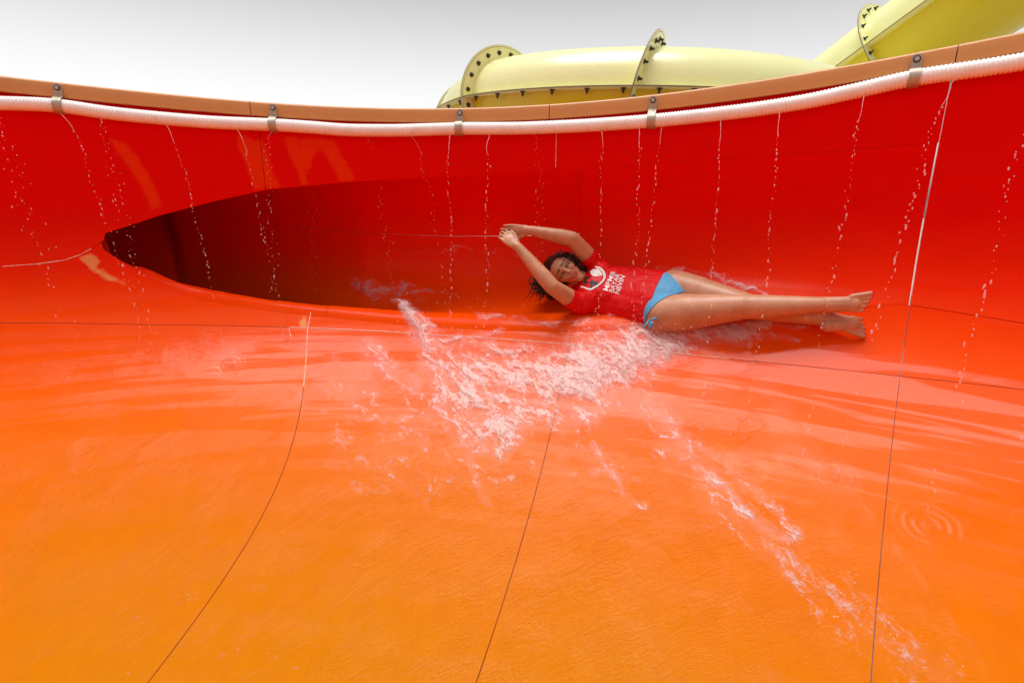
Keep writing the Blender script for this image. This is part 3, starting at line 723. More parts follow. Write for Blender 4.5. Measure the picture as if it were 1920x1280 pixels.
# head in its own frame: hx towards rider's left, hy towards the crown, hz out of the face
HC = at(1060, 509, 3.0); vd = HC/np.linalg.norm(HC)
hy = at(1030, 494, 3.0)-at(1090, 522, 3.0); hy -= vd*hy.dot(vd); hy /= np.linalg.norm(hy)
hz_ = -vd*.97+hy*.05+upv*.10; hz_ -= hy*hz_.dot(hy); hz_ /= np.linalg.norm(hz_); hx = np.cross(hy, hz_)
hl = lambda x, y, z: HC+hx*x+hy*y+hz_*z
def hb_(p, q, r0, r1, sd=None, fl=1.0, n=16): B.blob(hl(*p), hl(*q), r0, r1, sd, fl, n)
hb_((0, .035, -.025), (0, .03, .01), .076, .070, hx, .98, 22)           # cranium
hb_((0, -.005, .012), (0, -.035, .018), .064, .052, hx, 1.0, 20)        # face
hb_((0, -.062, .030), (0, -.085, .036), .040, .026, hx, .9, 16)         # jaw, chin
for s_ in (-1, 1):
    hb_((.030*s_, -.018, .052), (.040*s_, -.012, .036), .022, .022)      # cheek
    hb_((.012*s_, .026, .070), (.038*s_, .024, .056), .011, .012)        # brow
    hb_((.030*s_, .008, .058), (.032*s_, .008, .058), .0125, .0125)      # closed eyelid
    hb_((.074*s_, -.005, -.012), (.076*s_, .012, -.016), .012, .016)     # ear
    hb_((.009*s_, -.022, .083), (.006*s_, -.020, .084), .0075, .0075)    # nostril wing
hb_((0, .014, .076), (0, -.018, .091), .0075, .0105)                      # nose
hb_((-.018, -.045, .072), (.018, -.045, .072), .0075, .0075); hb_((-.014, -.055, .071), (.014, -.055, .071), .0082, .0082)   # lips
B.blob(hl(0, -.04, -.02), g['neck']+axis*.03-front*.02, .048, .055, side, .95, 16)
body = remeshed(B, .0034, 6, 'body', M['skin'], rider)
nv = len(body.data.vertices); co = np.empty(nv*3); body.data.vertices.foreach_get('co', co); co = co.reshape(-1, 3)
loc = np.stack([(co-HC)@hx, (co-HC)@hy, (co-HC)@hz_], 1)
def seg_mask(p, q, r, soft, P):
    p = np.array(p); q = np.array(q); d = q-p; t = np.clip(((P-p)@d)/(d@d+1e-12), 0, 1); D = np.linalg.norm(P-p-t[:, None]*d, axis=1)
    return np.clip((r+soft-D)/soft, 0, 1)
lips = np.maximum(seg_mask((-.019, -.050, .078), (.019, -.050, .078), .009, .004, loc), 0)
dark = np.zeros(nv)
for s_ in (-1, 1):
    dark = np.maximum(dark, .85*seg_mask((.013*s_, .034, .078), (.045*s_, .032, .058), .0042, .004, loc))
    dark = np.maximum(dark, .95*seg_mask((.016*s_, .006, .072), (.044*s_, .004, .060), .0028, .004, loc))
    dark = np.maximum(dark, .45*seg_mask((.020*s_, .010, .070), (.042*s_, .010, .060), .010, .008, loc))
    dark = np.maximum(dark, .6*seg_mask((.007*s_, -.027, .090), (.008*s_, -.027, .090), .0015, .003, loc))
dark = np.maximum(dark, .55*seg_mask((-.018, -.050, .081), (.018, -.050, .081), .0008, .003, loc))
nail = np.zeros(nv)
for i, (p, r) in enumerate(NAIL): nail = np.maximum(nail, seg_mask(p, p+np.array([0, 0, 1e-4]), r*.75, .002, co))
for k, a in (('lips', lips), ('dark', dark), ('nail', nail)):
    at_ = body.data.attributes.new(k, 'FLOAT', 'POINT'); at_.data.foreach_set('value', a)
def bis(o, p, n):
    bm = bmesh.new(); bm.from_mesh(o.data); bmesh.ops.bisect_plane(bm, geom=bm.verts[:]+bm.edges[:]+bm.faces[:], plane_co=Vector(p), plane_no=Vector(n), clear_outer=True); bm.to_mesh(o.data); bm.free()
def inflate(o, d):
    me = o.data; n = np.empty(len(me.vertices)*3); me.vertices.foreach_get('normal', n); c = np.empty_like(n); me.vertices.foreach_get('co', c); me.vertices.foreach_set('co', c+n*d); me.update()
# t-shirt
B = MB(); torso(B, 1.065)
for s_ in 'LR':
    sh, el = g['sh'+s_], g['el'+s_]; B.blob(sh-(el-sh)*.15, sh+(el-sh)*.62, .060, .050, None, 1, 16)
B.blob(g['pelv']-axis*.02-side*.04, g['pelv']-axis*.02+side*.04, .105, .105, axis, .95, 16)
B.blob(g['neck']+axis*.035-front*.012, g['neck']+axis*.06-front*.01, .066, .075, side, .9, 16)
shirt = remeshed(B, .005, 3, 'tshirt', M['shirt'], rider)
hemA, hemB = at(1246, 509, 2.82), at(1214, 612, 2.78); hn = np.cross(hemB-hemA, front); hn /= np.linalg.norm(hn); hn = hn if hn.dot(axis) > 0 else -hn
bis(shirt, hemA, hn)
for s_ in 'LR':
    sh, el = g['sh'+s_], g['el'+s_]; d = (el-sh)/np.linalg.norm(el-sh); p = sh+(el-sh)*.46
    bm = bmesh.new(); bm.from_mesh(shirt.data)
    vs = [v for v in bm.verts if np.linalg.norm(np.array(v.co)-p-d*.06) < .105 and (np.array(v.co)-p).dot(d) > 0 and np.linalg.norm(np.cross(np.array(v.co)-p, d)) < .075]
    bmesh.ops.delete(bm, geom=vs, context='VERTS'); bm.to_mesh(shirt.data); bm.free()
so_ = shirt.modifiers.new('t', 'SOLIDIFY'); so_.thickness = .003; so_.offset = -1
# bikini bottom: a skin of the hips cut along the leg lines
bik = bpy.data.objects.new('bikini_bottom', body.data.copy()); COL.objects.link(bik); bik.parent = rider; bik.data.materials.clear(); bik.data.materials.append(M['bikini']); inflate(bik, .0035)
C_, A1, A2 = at(1284, 552, 2.75), at(1246, 507, 2.85), at(1212, 606, 2.75)
bis(bik, hemA-axis*.02, -hn)
for P_, Q_ in ((A1, C_), (A2, C_)):
    n_ = np.cross(Q_-P_, front); n_ /= np.linalg.norm(n_); n_ = n_ if n_.dot(g['pelv']-P_) < 0 else -n_; bis(bik, P_, n_)
bik.modifiers.new('t', 'SOLIDIFY').thickness = .002
tb = MB(); k0 = at(1216, 602, 2.66)
for pts in ([(1216, 602, 2.66), (1222, 598, 2.645), (1228, 597, 2.64), (1234, 599, 2.645)], [(1216, 602, 2.66), (1221, 603, 2.645), (1224, 608, 2.642), (1225, 616, 2.65)], [(1216, 602, 2.66), (1213, 607, 2.65), (1208, 612, 2.65), (1204, 614, 2.66)], [(1218, 600, 2.66), (1220, 606, 2.645), (1219, 612, 2.645), (1217, 618, 2.65)]):
    tb.tube([at(*q) for q in pts], [.0035, .005, .0055, .003], 6)
tb.blob(k0, k0+np.array([.004, 0, .002]), .007, .007); tb.build('side_tie', M['bikini'], bik)
# chest print laid on the shirt
SV = BVHTree.FromObject(shirt, bpy.context.evaluated_depsgraph_get())
def on_shirt(x, y, lift):
    d = Vector(ray(x, y)).normalized(); h = SV.ray_cast(Vector((0, 0, 0)), d)
    if h[0] is None: return None
    n = h[1] if h[1].dot(d) < 0 else -h[1]
    return np.array(h[0]+n*lift)
def print_poly(name, poly, m, lift):
    c = np.mean(poly, 0); b = MB(); n = len(poly); rings = [1.0, .66, .33]; V = []
    for f in rings:
        for q in poly:
            p = on_shirt(*(c+(np.array(q)-c)*f), lift); V.append(p)
    V.append(on_shirt(*c, lift))
    if any(v is None for v in V): return
    F = []
    for i in range(2):
        for k in range(n): F.append((i*n+k, i*n+(k+1) % n, (i+1)*n+(k+1) % n, (i+1)*n+k))
    for k in range(n): F.append((2*n+k, 2*n+(k+1) % n, 3*n))
    b.add(V, F); return b.build(name, m, shirt)
print_poly('print_field', [(1093, 533), (1107, 541), (1121, 534), (1126, 527), (1112, 524), (1104, 517), (1097, 520)], M['print_black'], .0012)
print_poly('print_field', [(1106, 509), (1112, 505), (1120, 503), (1126, 508), (1130, 516), (1120, 518.5), (1112, 518), (1108, 514)], M['print_white'], .0016)
print_poly('print_field', [(1108, 519), (1130, 518), (1130, 524), (1121, 531), (1112, 526)], M['print_red'], .0017)
print_poly('print_field', [(1099, 527), (1105, 522), (1110, 524), (1106, 530)], M['print_red'], .0019)
ol = [(1089, 537.5), (1095, 539), (1101, 541.5), (1107, 543), (1113, 540), (1119, 536.5), (1125, 532), (1131, 526), (1133.5, 521), (1133, 514), (1130, 508), (1126, 504), (1121, 501.5), (1116, 500.5)]
V = []; F = []
for i, q in enumerate(ol):
    d = np.array(ol[min(i+1, len(ol)-1)])-np.array(ol[max(i-1, 0)]); d = d/np.linalg.norm(d); nn = np.array([-d[1], d[0]]); wd = np.interp(i, [0, 5, 9, 13], [1.2, 1.5, 2.4, 1.1])
    for s_ in (-1, 1):
        p = on_shirt(*(np.array(q)+nn*wd*s_), .0026); V.append(p if p is not None else V[-1])
F = [(2*i, 2*i+1, 2*i+3, 2*i+2) for i in range(len(ol)-1)]; mesh_obj('print_outline', V, F, M['print_white'], shirt)
for li, txt in enumerate(('MPMB', 'BAYAR', 'NEVIN')):
    cu = bpy.data.curves.new('t', 'FONT'); cu.body = txt; cu.size = 1; cu.offset = .012; cu.resolution_u = 2
    to = bpy.data.objects.new('t', cu); COL.objects.link(to); bpy.context.view_layer.update()
    me = to.evaluated_get(bpy.context.evaluated_depsgraph_get()).to_mesh(); tv = np.array([v.co[:] for v in me.vertices]); tf = [list(p.vertices) for p in me.polygons]
    tv[:, 0] = (tv[:, 0]-tv[:, 0].min())/np.ptp(tv[:, 0]); tv[:, 1] = (tv[:, 1]-tv[:, 1].min())/np.ptp(tv[:, 1])
    to.evaluated_get(bpy.context.evaluated_depsgraph_get()).to_mesh_clear(); bpy.data.objects.remove(to)
    l0, l1 = (li+.04)/3, (li+.90)/3
    P00, P10, P01, P11 = (np.array(q, float) for q in ((1130, 543.5), (1146, 508), (1162, 552), (1173, 519)))
    V = []
    for (a, b_, _) in tv:
        f = l1+(l0-l1)*b_; q = (P00*(1-f)+P01*f)*(1-a)+(P10*(1-f)+P11*f)*a; p = on_shirt(*q, .0022); V.append(p if p is not None else V[-1])
    mesh_obj('print_lettering', V, tf, M['print_white'], shirt, False)
# hair: cap plus wet strands streaming back and down
HB = MB()
for q in range(3): pass
HB.blob(hl(0, .046, -.034), hl(0, .040, -.010), .085, .077, hx, 1.0, 22)
HB.blob(hl(0, .0, -.05), hl(0, .05, -.04), .074, .082, hx, .9, 20)
for (ex_, ey_, dp_, r_) in ((1016, 540, 3.08, .034), (1036, 552, 3.06, .034), (1026, 525, 3.10, .045), (1044, 490, 3.10, .040), (1008, 528, 3.10, .026), (1050, 548, 3.06, .026), (1090, 508, 3.10, .034)):
    HB.blob(hl(0, .03, -.06), at(ex_, ey_, dp_), .05, r_, None, .8, 14)
cap = remeshed(HB, .006, 2, 'hair_cap', M['hair'], rider)
bm = bmesh.new(); bm.from_mesh(cap.data)
def infront(v):
    p = np.array(v.co)-HC; x, y, z = p@hx, p@hy, p@hz_; return z > .012+.030*max(0, (y-.055)/.03) and y < .083-.25*abs(x) or (z > -.03 and y < .03)
bmesh.ops.delete(bm, geom=[v for v in bm.verts if infront(v)], context='VERTS'); bm.to_mesh(cap.data); bm.free()
HS = MB(); rg = random.Random(5)
for k in range(420):
    a = rg.uniform(-1, 1); st = hl(.072*math.sin(a*1.5), .05+.045*math.cos(a*1.5)*rg.uniform(.2, 1), rg.uniform(-.07, .035))
    ex, ey = rg.gauss(1024, 14), rg.gauss(543, 11); dp = rg.uniform(2.98, 3.12)
    if rg.random() < .25: ex, ey = rg.uniform(1040, 1095), rg.uniform(482, 500)
    if rg.random() < .12: ex, ey = rg.uniform(1090, 1106), rg.uniform(503, 515); dp = 3.02
    e = at(ex, ey, dp); mid = (st+e)/2+np.array([rg.uniform(-.02, .02), rg.uniform(-.03, .01), rg.uniform(-.02, .03)])
    mid2 = (mid+e)/2+np.array([rg.uniform(-.02, .02), rg.uniform(-.015, .015), rg.uniform(-.02, .02)])
    q1 = (st+mid)/2+(st-hl(0, .03, -.03))*.15
    r = rg.uniform(.0020, .0055); key = np.array([st, q1, mid, mid2, e]); pw = rg.uniform(0, 6.3); am = rg.uniform(.009, .020); fq = rg.uniform(13, 24)
    pp = []; rr_ = []
    for f in np.linspace(0, 1, 15):
        c = np.array([np.interp(f, [0, .25, .5, .75, 1], key[:, q]) for q in range(3)])
        pp.append(c+am*min(1, f*2.5)*np.array([math.sin(fq*f+pw), .5*math.cos(fq*.7*f+pw), math.cos(fq*f+pw)])); rr_.append(r*(1-.85*f**2.5))
    HS.tube(pp, rr_, 5)
for k in range(26):     # fringe strands wet on the forehead
    x = rg.uniform(-.06, .06); HS.tube([hl(x, .085, .03), hl(x*1.05, .062, .062-abs(x)*.35), hl(x*1.25+.012, rg.uniform(.02, .05), .068-abs(x)*.55)], [.003, .0025, .0006], 5)
HS.build('hair_strands', M['hair'], rider)
# parts were modelled in world space: bind them to the root at the hips
for o in [c for c in rider.children]: o.matrix_parent_inverse = Matrix.Translation(-Vector(RO))

# ------------------------------------------------------------------ water: foam, spray, falling streams, rings
def foam_material():
    m = bpy.data.materials.new('white_water'); m.use_nodes = True; t = m.node_tree; t.nodes.clear()
    out = N(m, 'OutputMaterial'); df = N(m, 'BsdfDiffuse'); df.inputs[0].default_value = (.80, .78, .78, 1); tl = N(m, 'BsdfTranslucent'); tl.inputs[0].default_value = (.75, .72, .72, 1)
    gl = N(m, 'BsdfGlossy'); gl.inputs['Roughness'].default_value = .18; tr = N(m, 'BsdfTransparent')
    m1 = N(m, 'MixShader'); m1.inputs[0].default_value = .35; LK(m, df.outputs[0], m1.inputs[1]); LK(m, tl.outputs[0], m1.inputs[2])
    m2 = N(m, 'MixShader'); m2.inputs[0].default_value = .04; LK(m, m1.outputs[0], m2.inputs[1]); LK(m, gl.outputs[0], m2.inputs[2])
    a = N(m, 'Attribute', attribute_name='dens').outputs['Fac']; sv = N(m, 'Attribute', attribute_name='sv')
    n = N(m, 'TexNoise', Scale=120.0, Detail=3.0, Roughness=.6, Distortion=.5); LK(m, sv.outputs['Vector'], n.inputs['Vector'])
    al = math_node(m, 'MULTIPLY', a, math_node(m, 'ADD', math_node(m, 'MULTIPLY', n.outputs['Fac'], 1.5), .15), clamp=True)
    m3 = N(m, 'MixShader'); LK(m, math_node(m, 'MULTIPLY', al, .70), m3.inputs[0]); LK(m, tr.outputs[0], m3.inputs[1]); LK(m, m2.outputs[0], m3.inputs[2]); LK(m, m3.outputs[0], out.inputs[0])
    return m
def drop_material(WHITE=.2):
    m = bpy.data.materials.new('water_drop'); m.use_nodes = True; t = m.node_tree; t.nodes.clear()
    out = N(m, 'OutputMaterial'); tr = N(m, 'BsdfTransparent'); gl = N(m, 'BsdfGlossy'); gl.inputs['Roughness'].default_value = .05; df = N(m, 'BsdfDiffuse'); df.inputs[0].default_value = (.85, .82, .82, 1)
    fr = N(m, 'Fresnel'); fr.inputs[0].default_value = 1.33
    m1 = N(m, 'MixShader'); gb = N(m, 'NewGeometry'); LK(m, math_node(m, 'MULTIPLY', fr.outputs[0], math_node(m, 'SUBTRACT', 1.0, gb.outputs['Backfacing'])), m1.inputs[0]); LK(m, tr.outputs[0], m1.inputs[1]); LK(m, gl.outputs[0], m1.inputs[2])
    m2 = N(m, 'MixShader'); m2.inputs[0].default_value = WHITE; LK(m, m1.outputs[0], m2.inputs[1]); LK(m, df.outputs[0], m2.inputs[2]); LK(m, m2.outputs[0], out.inputs[0])
    return m
def film_material():
    m = bpy.data.materials.new('water_film'); m.use_nodes = True; t = m.node_tree; t.nodes.clear()
    out = N(m, 'OutputMaterial'); tr = N(m, 'BsdfTransparent'); gl = N(m, 'BsdfGlossy'); gl.inputs['Roughness'].default_value = .04
    fr = N(m, 'Fresnel'); fr.inputs[0].default_value = 1.2; dn = N(m, 'Attribute', attribute_name='dens').outputs['Fac']
    m1 = N(m, 'MixShader'); LK(m, math_node(m, 'MULTIPLY', fr.outputs[0], dn), m1.inputs[0]); LK(m, tr.outputs[0], m1.inputs[1]); LK(m, gl.outputs[0], m1.inputs[2]); LK(m, m1.outputs[0], out.inputs[0])
    return m
M['foam'] = foam_material(); M['drop'] = drop_material(); M['bead'] = drop_material(.05); M['film'] = film_material()
# photo-side paths of the white water, projected on the shell below
STROKES = [  # points, half width px, strength
    ([(735, 548), (765, 575), (785, 608), (800, 640), (825, 675), (855, 705), (880, 740)], [6, 11, 20, 28, 36, 40, 40], .94),
    ([(880, 700), (960, 712), (1040, 700), (1120, 678), (1200, 652)], [38, 42, 52, 56, 50], 1.0),
    ([(1040, 720), (1100, 712), (1160, 690), (1230, 655)], [38, 48, 46, 36], 1.25),
    ([(1200, 648), (1280, 632), (1370, 622), (1440, 612)], [40, 32, 22, 13], 1.05),
    ([(1440, 612), (1520, 612)], [8, 5], .7),
    ([(1180, 618), (1240, 630), (1320, 628)], [12, 14, 12], .9),
    ([(850, 740), (880, 790), (900, 840)], [50, 44, 24], .82),
    ([(900, 760), (950, 800), (935, 850)], [46, 40, 24], .90),
    ([(960, 760), (1060, 780), (1130, 760)], [40, 38, 26], .72),
    ([(870, 640), (930, 660), (990, 650)], [16, 18, 14], .7),
    ([(830, 640), (900, 632), (940, 622)], [10, 10, 8], .7),
    ([(690, 660), (740, 700), (790, 745)], [24, 24, 22], .5),
    ([(620, 700), (700, 760), (800, 800)], [50, 60, 60], .38),
    ([(1180, 740), (1250, 800), (1330, 900)], [38, 36, 26], .52),
    ([(1250, 850), (1330, 900), (1400, 960), (1450, 1000), (1490, 1003)], [16, 18, 18, 16, 12], .52),
    ([(1250, 860), (1350, 960), (1450, 1040), (1600, 1170), (1720, 1290)], [30, 36, 36, 36, 36], .34),
    ([(1310, 830), (1390, 900), (1450, 950), (1490, 990)], [10, 12, 14, 14], .42),
    ([(1430, 1010), (1520, 1080), (1620, 1160), (1700, 1230), (1790, 1300)], [14, 16, 20, 20, 20], .48),
    ([(1560, 1060), (1650, 1150), (1740, 1230), (1840, 1310)], [12, 14, 15, 13], .38),
    ([(1110, 840), (1150, 900), (1200, 950)], [12, 14, 12], .55),
    ([(1060, 830), (1110, 860), (1160, 900)], [60, 60, 50], .30),
    ([(880, 860), (900, 900), (915, 940)], [14, 12, 8], .5),
    ([(650, 860), (800, 900), (1000, 880)], [90, 100, 70], .27),
    ([(480, 720), (600, 780), (760, 860)], [70, 80, 80], .20),
    ([(1400, 640), (1440, 632), (1500, 640)], [10, 10, 7], .5)]
FL = [([(612, 532), (660, 537), (715, 543), (760, 550), (805, 553), (860, 562)], [8, 13, 18, 14, 9, 5], .56),
      ([(630, 548), (700, 556), (770, 566), (840, 575)], [7, 10, 12, 9], .38),
      ([(1330, 517), (1380, 535), (1440, 556)], [7, 9, 6], .85), ([(1230, 500), (1300, 512), (1350, 525)], [4, 5, 5], .6),
      ([(900, 590), (1000, 600), (1100, 606), (1210, 612)], [8, 8, 8, 8], .6), ([(740, 470), (860, 472), (980, 478)], [3, 6, 5], .35)]
def stroke_field(x, y, strokes):
    D = np.zeros(x.shape)
    for pts, wd, st in strokes:
        for i in range(len(pts)-1):
            (ax, ay), (bx, by) = pts[i], pts[i+1]; dx, dy = bx-ax, by-ay; t = np.clip(((x-ax)*dx+(y-ay)*dy)/(dx*dx+dy*dy), 0, 1)
            d = np.hypot(x-ax-t*dx, y-ay-t*dy)/(wd[i]*(1-t)+wd[i+1]*t); D = np.maximum(D, st*np.exp(-d*d*.8))
    return D
def foam_sheet(name, P, Nn, uv, strokes, hmax, label):
    nu, nv_ = P.shape[:2]; x, y = project(P); u, v = uv[..., 0], uv[..., 1]
    wx = .06*(fbm(u*7, v*7, 3)-.5); wy = .06*(fbm(u*7+50, v*7+20, 3)-.5)
    D = stroke_field(x+1000*wx*.55, y+1000*wy*.55, strokes)
    ca, sa = math.cos(.62), math.sin(.62); p = (u+wx)*ca-(v+wy)*sa; q = (u+wx)*sa+(v+wy)*ca      # streaks along the flow
    r1 = ridged(p*8, q*19, 5); r2 = ridged(p*30+9, q*80+3, 3); f = fbm(p*9+4, q*16, 4)
    val = D+1.15*(r1-.63)+.9*(r2-.63)+.7*(f-.5)
    a = sstep(.38, 1.20, val)*sstep(.05, .30, D)
    a = np.maximum(a, (.30 if hmax > .012 else .10)*sstep(.14, .75, D)*(.35+.9*f))
    lift = .0025+hmax*D**1.5*(.15+.85*np.clip(f*1.5-.25+.3*r2, 0, 1))
    P2 = P+Nn*lift[..., None]+np.array([0, 0, 1.])*(hmax*.4*D*np.clip(r1-.5, 0, 1))[..., None]
    fc = grid_faces(nu, nv_); av = a.ravel(); keep = av[fc].max(1) > .02; fc = fc[keep]
    used = np.unique(fc); mp = -np.ones(nu*nv_, int); mp[used] = np.arange(len(used))
    o = mesh_obj(name, P2.reshape(-1, 3)[used], mp[fc], M['foam'], None, True, {'dens': av[used], 'sv': np.concatenate([uv, 0*uv[..., :1]], -1).reshape(-1, 3)[used]})
    return tag(o, label, 'water', None, 'stuff'), (P2, a)
def Sgrid(px0, px1, z0, z1, step):
    p0, p1 = px0, px1; s0, s1 = float(np.interp(z0, _z[5:], _s[5:])), float(np.interp(z1, _z[5:], _s[5:]))
    nu = int((p1-p0)*D2R*R*.93/step); nv_ = int((s1-s0)/step)
    ph, ss = np.meshgrid(np.linspace(p0, p1, nu), np.linspace(s0, s1, nv_), indexing='ij')
    return S(ph, ss), Snorm(ph, ss), np.stack([ph*D2R*R, ss], -1)
P_, N_, UV_ = Sgrid(-12, 31, -1.26, -.565, .0034)
keepL = UV_[..., 1] < (np.vectorize(lambda q: float(Lf(q)-.02))(UV_[:, 0, 0]/D2R/R))[:, None]
_, FA = foam_sheet('splash', P_, N_, UV_, STROKES, .013, 'white splash of churned water thrown down the floor below the rider')
P_, N_, UV_ = Sgrid(17, 42, -1.345, -1.0, .0038)
x_, y_ = project(P_)
_, FB = foam_sheet('spray_trail', P_, N_, UV_, [q for q in STROKES if q[0][0][0] >= 1250 and q[0][-1][1] > 940], .006, 'thin pale streak of foam running down to the lower right corner')
Tp = np.linspace(hit(600, 540)[0], 29, 520); Tg = np.array([Tsec(q, 300)[2:-2] for q in Tp])
tu = np.gradient(Tg, axis=0); tv_ = np.gradient(Tg, axis=1); tn = np.cross(tv_, tu); tn /= np.linalg.norm(tn, axis=-1, keepdims=True)+1e-9
tn = np.where((tn*-Tg).sum(-1, keepdims=True) > 0, tn, -tn)
tuv = np.stack([np.repeat((Tp*D2R*R)[:, None], Tg.shape[1], 1), np.cumsum(np.concatenate([np.zeros((len(Tp), 1)), np.linalg.norm(np.diff(Tg, axis=1), axis=2)], 1), 1)], -1)
half = Tg.shape[1]//2
_, FC = foam_sheet('flume_foam', Tg[:, half-40:], tn[:, half-40:], tuv[:, half-40:], FL, .010, 'low band of foam trailing along the flume behind the rider')
# droplets
bmi = bmesh.new(); bmesh.ops.create_icosphere(bmi, subdivisions=2, radius=1); ICV = np.array([v.co[:] for v in bmi.verts]); ICF = np.array([[v.index for v in f.verts] for f in bmi.faces]); bmi.free()
bmi = bmesh.new(); bmesh.ops.create_icosphere(bmi, subdivisions=1, radius=1); IC1 = np.array([v.co[:] for v in bmi.verts]); IF1 = np.array([[v.index for v in f.verts] for f in bmi.faces]); bmi.free()
def drops_mesh(name, C, Rr, stretch=None, dirn=None, small=False, rs=RNG):
    iv, if_ = (IC1, IF1) if small else (ICV, ICF); n = len(C); C = np.asarray(C); Rr = np.asarray(Rr)
    wob = 1+.25*(rs.random((n, len(iv), 1))-.5) if not small else 1.0
    V = iv[None]*Rr[:, None, None]*wob
    if stretch is not None:
        d = np.asarray(dirn); dp = (V*d[:, None, :]).sum(-1, keepdims=True); V = V+d[:, None, :]*dp*(np.asarray(stretch)[:, None, None]-1)
    V = (V+C[:, None, :]).reshape(-1, 3); F = (if_[None]+(np.arange(n)*len(iv))[:, None, None]).reshape(-1, 3)
    return mesh_obj(name, V, F, M['drop'])
def scatter(field, n, hmax, rmin, rmax, thr=.15):
    P2, a = field; w_ = np.where(a > thr, a, 0).ravel(); w_ = w_/w_.sum(); idx = RNG.choice(len(w_), n, p=w_); C = P2.reshape(-1, 3)[idx]
    h = hmax*RNG.random(n)**2.6; C = C+np.stack([RNG.normal(0, .02, n)+.4*h*RNG.normal(0, 1, n), RNG.normal(0, .02, n)-.5*h, h], 1)
    return C, rmin+(rmax-rmin)*RNG.random(n)**3
C1, R1 = scatter(FA, 3200, .15, .0008, .0036); C2, R2 = scatter(FB, 900, .05, .0007, .0024, .04); C3, R3 = scatter(FC, 260, .09, .0009, .003)
def above(C):    # keep only drops in front of the shell
    r = np.hypot(C[:, 0]-CX, C[:, 1]-CY); return (C[:, 2] > np.interp(r, _r[:-12], _z[:-12])+.002) & (r < R-.01)
Ca = np.concatenate([C1, C2]); Ra = np.concatenate([R1, R2]); k = above(Ca)
dd = RNG.normal(0, 1, (len(Ca), 3)); dd /= np.linalg.norm(dd, axis=1)[:, None]
tag(drops_mesh('splash_drops', Ca[k], Ra[k], 1+1.4*RNG.random(len(Ca))[k], dd[k]), 'loose drops flying off the splash below the rider', 'water', None, 'stuff')
tag(drops_mesh('flume_drops', C3, R3), 'loose drops over the foam in the flume', 'water', None, 'stuff')
# falling streams from the holes in the hose
ST = [((-20, 250), (140, 640), 1.6), ((108, 216), (268, 640), .5), ((188, 232), (292, 660), 1.2), ((308, 242), (428, 678), .35), ((442, 248), (535, 640), .5), ((512, 252), (520, 600), .9),
      ((607, 258), (592, 560), 1.3), ((686, 262), (738, 560), .9), ((768, 262), (838, 585), .6), ((843, 258), (851, 760), .35), ((918, 258), (908, 830), .4), ((1003, 258), (1013, 560), 1.2),
      ((1127, 254), (1120, 640), .4), ((1198, 248), (1178, 790), .4), ((1242, 242), (1200, 640), .4), ((1350, 236), (1309, 850), .3), ((1460, 220), (1397, 868), .35), ((1620, 190), (1500, 864), .4), ((1797, 160), (1572, 892), .5), ((1950, 210), (1735, 985), .5), ((2040, 250), (1895, 860), .5)]
ORD = ['first', 'second', 'third', 'fourth', 'fifth', 'sixth', 'seventh', 'eighth', 'ninth', 'tenth', 'eleventh', 'twelfth', 'thirteenth', 'fourteenth', 'fifteenth', 'sixteenth', 'seventeenth', 'eighteenth', 'nineteenth', 'twentieth', 'last']
def stream(i, a, b, scat):
    rg = np.random.default_rng(100+i)
    ph = hit(a[0], a[1], R-.05)[0]
    for _ in range(6):
        x, y = project(hose_c(ph)-np.array([0, 0, HR])); ph += (a[0]-float(x))*.01
    p0 = hose_c(ph)-np.array([0, 0, HR-.002]); p1, n1, t1 = surf(*b)
    T = math.sqrt(2*(p0[2]-p1[2])/9.81); vh = (p1-p0)[:2]/T
    pos = lambda t: np.array([p0[0]+vh[0]*t, p0[1]+vh[1]*t, p0[2]-4.905*t*t])
    wob = lambda t: (vnoise(np.array([t*16.+i*7]), np.array([i*3.1]))[0]-.5)*.022*min(1, t/.2)
    tx = np.array([math.cos(ph*D2R), -math.sin(ph*D2R), 0])
    V = MB(); t = 0; tb_ = T*(.30 if scat < .7 else .16)
    ts = np.linspace(0, tb_, 34); tp = [pos(q)+tx*wob(q) for q in ts]
    V.tube(tp, [.0015*(1.35-.8*q/tb_)*(.55+.8*rg.random()) for q in ts], 6)
    C = []; Rr = []; St = []; Dd = []; q = tb_
    while q < T:
        v = np.array([vh[0], vh[1], -9.81*q]); v /= np.linalg.norm(v); sp = 9.81*q+.4
        c = pos(q)+tx*(wob(q)+rg.normal(0, .0025+.018*max(0, scat-.25)*min(1, q/.3)))+np.array([0, -1, 0])*abs(rg.normal(0, .002+.01*max(0, scat-.3)))
        C.append(c); Rr.append(.0009+.0026*rg.random()**1.6*(1 if scat < .7 else .75)*(.6+.7*min(1, q/T*1.3))); St.append(1+1.9*rg.random()); Dd.append(v+rg.normal(0, .12, 3))
        q += (.010+.026*rg.random()**1.6*(.5+q/T))/sp*(1.0 if scat < .7 else .8)
    Dd = np.array(Dd); Dd /= np.linalg.norm(Dd, axis=1)[:, None]
    root = empty('water_stream', tuple(p0)); off = np.array(p0)
    V.v = [tuple(np.array(v)-off) for v in V.v]; V.build('strand', M['drop'], root)
    o = drops_mesh('drops', np.array(C)-off, Rr, St, Dd, False, rg); o.parent = root; o['kind'] = 'stuff'
    return root
for i, (a, b, sc_) in enumerate(ST):
    how = 'scattered' if sc_ > .8 else 'thin'
    tag(stream(i, a, b, sc_), f'{how} stream of drops falling from the white hose, {ORD[i]} from the left', 'water stream', 'streams falling from the hose')
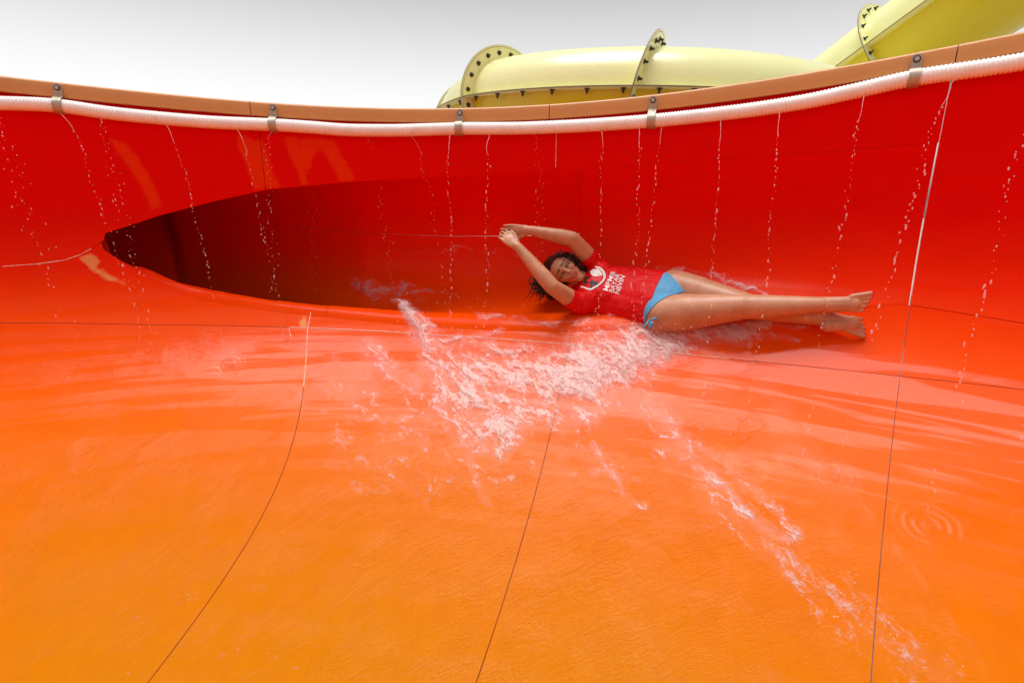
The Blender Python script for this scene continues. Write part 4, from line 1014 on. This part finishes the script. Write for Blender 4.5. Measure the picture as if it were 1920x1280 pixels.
# rings where streams land
def ring(px, lab, rad=.11):
    p, n, t = surf(*px); a = np.cross(n, [1, 0, 0]); a /= np.linalg.norm(a); b = np.cross(n, a); V = []; nr_, na = 40, 56; ph0 = random.random()*9
    for i in range(nr_):
        rr = rad*(i+.5)/nr_
        for k in range(na):
            c = 2*math.pi*k/na; w1 = .16*math.sin(3*c+ph0)+.09*math.sin(7*c+2*ph0); f = rr/rad
            h = .0018*math.sin(f*26*(1+.12*w1)+w1)*(1-f)**.8*min(1, f*6); q = p+(a*math.cos(c)+b*math.sin(c))*rr*(1+.3*w1)
            ph, s_ = math.degrees(math.atan2(q[0]-CX, q[1]-CY)), 0; r_ = math.hypot(q[0]-CX, q[1]-CY); z = np.interp(r_, _r[:-12], _z[:-12])
            V.append(np.array([q[0], q[1], z])+n*(.0030+h))
    F = [(i*na+k, i*na+(k+1) % na, (i+1)*na+(k+1) % na, (i+1)*na+k) for i in range(nr_-1) for k in range(na)]
    return tag(mesh_obj('ripple', V, F, M['film'], None, True, {'dens': np.repeat([.5*min(1, 2.2*(1-(i+.5)/nr_)) for i in range(nr_)], na)}), lab, 'ripple', 'rings where streams land')
for px, lab in (((1402, 872), 'leftmost of three close ripple rings on the right of the wet floor'), ((1492, 866), 'middle of three close ripple rings on the right of the wet floor'), ((1568, 894), 'rightmost of three close ripple rings on the right of the wet floor'), ((428, 684), 'single ripple ring on the left of the orange floor below the opening'), ((1740, 985), 'faint ripple ring on the floor near the right edge')):
    ring(px, lab, .10 if px[0] < 1700 else .12)

# standing drops on the amber floor
Cf = []; Rf = []; rg = np.random.default_rng(3)
for (cx_, cy_, sx_, sy_, n_, r0_) in ((400, 1180, 70, 70, 46, .0065), (330, 1110, 90, 60, 26, .004), (520, 950, 70, 70, 60, .0032), (250, 900, 150, 60, 50, .002), (700, 1000, 160, 90, 60, .002), (560, 1180, 120, 60, 40, .0028)):
    for _ in range(n_):
        ph, s_, t, p = hit(rg.normal(cx_, sx_), min(1279, rg.normal(cy_, sy_))); q = S(ph, s_); r = r0_*(.35+1.1*rg.random()**2); a = rg.random()*6.28
        for k in range(rg.integers(1, 4)):
            Cf.append(q+np.array([math.cos(a), math.sin(a), 0])*r*1.1*k+np.array([0, 0, .0004])); Rf.append(r*(1-.2*k))
Cf = np.array(Cf); Rf = np.array(Rf); up_ = np.repeat([[0, 0, 1.]], len(Cf), 0)
fd = drops_mesh('floor_drops', Cf, Rf*.7, np.full(len(Cf), .28), up_); fd.data.materials[0] = M['bead']; tag(fd, 'flat drops standing on the amber floor at lower left', 'water', None, 'stuff')

# spray caught on the rider
bn = np.empty(len(body.data.vertices)*3); body.data.vertices.foreach_get('normal', bn); bn = bn.reshape(-1, 3)
fc_ = np.where((bn*-co).sum(1) > .4*np.linalg.norm(co, axis=1))[0]; ib = RNG.choice(fc_, 260)
tag(drops_mesh('rider_drops', co[ib]+bn[ib]*(.001+.02*RNG.random((260, 1))**4), .0007+.0017*RNG.random(260)**3), 'small drops of spray beading on the rider', 'water', None, 'stuff')
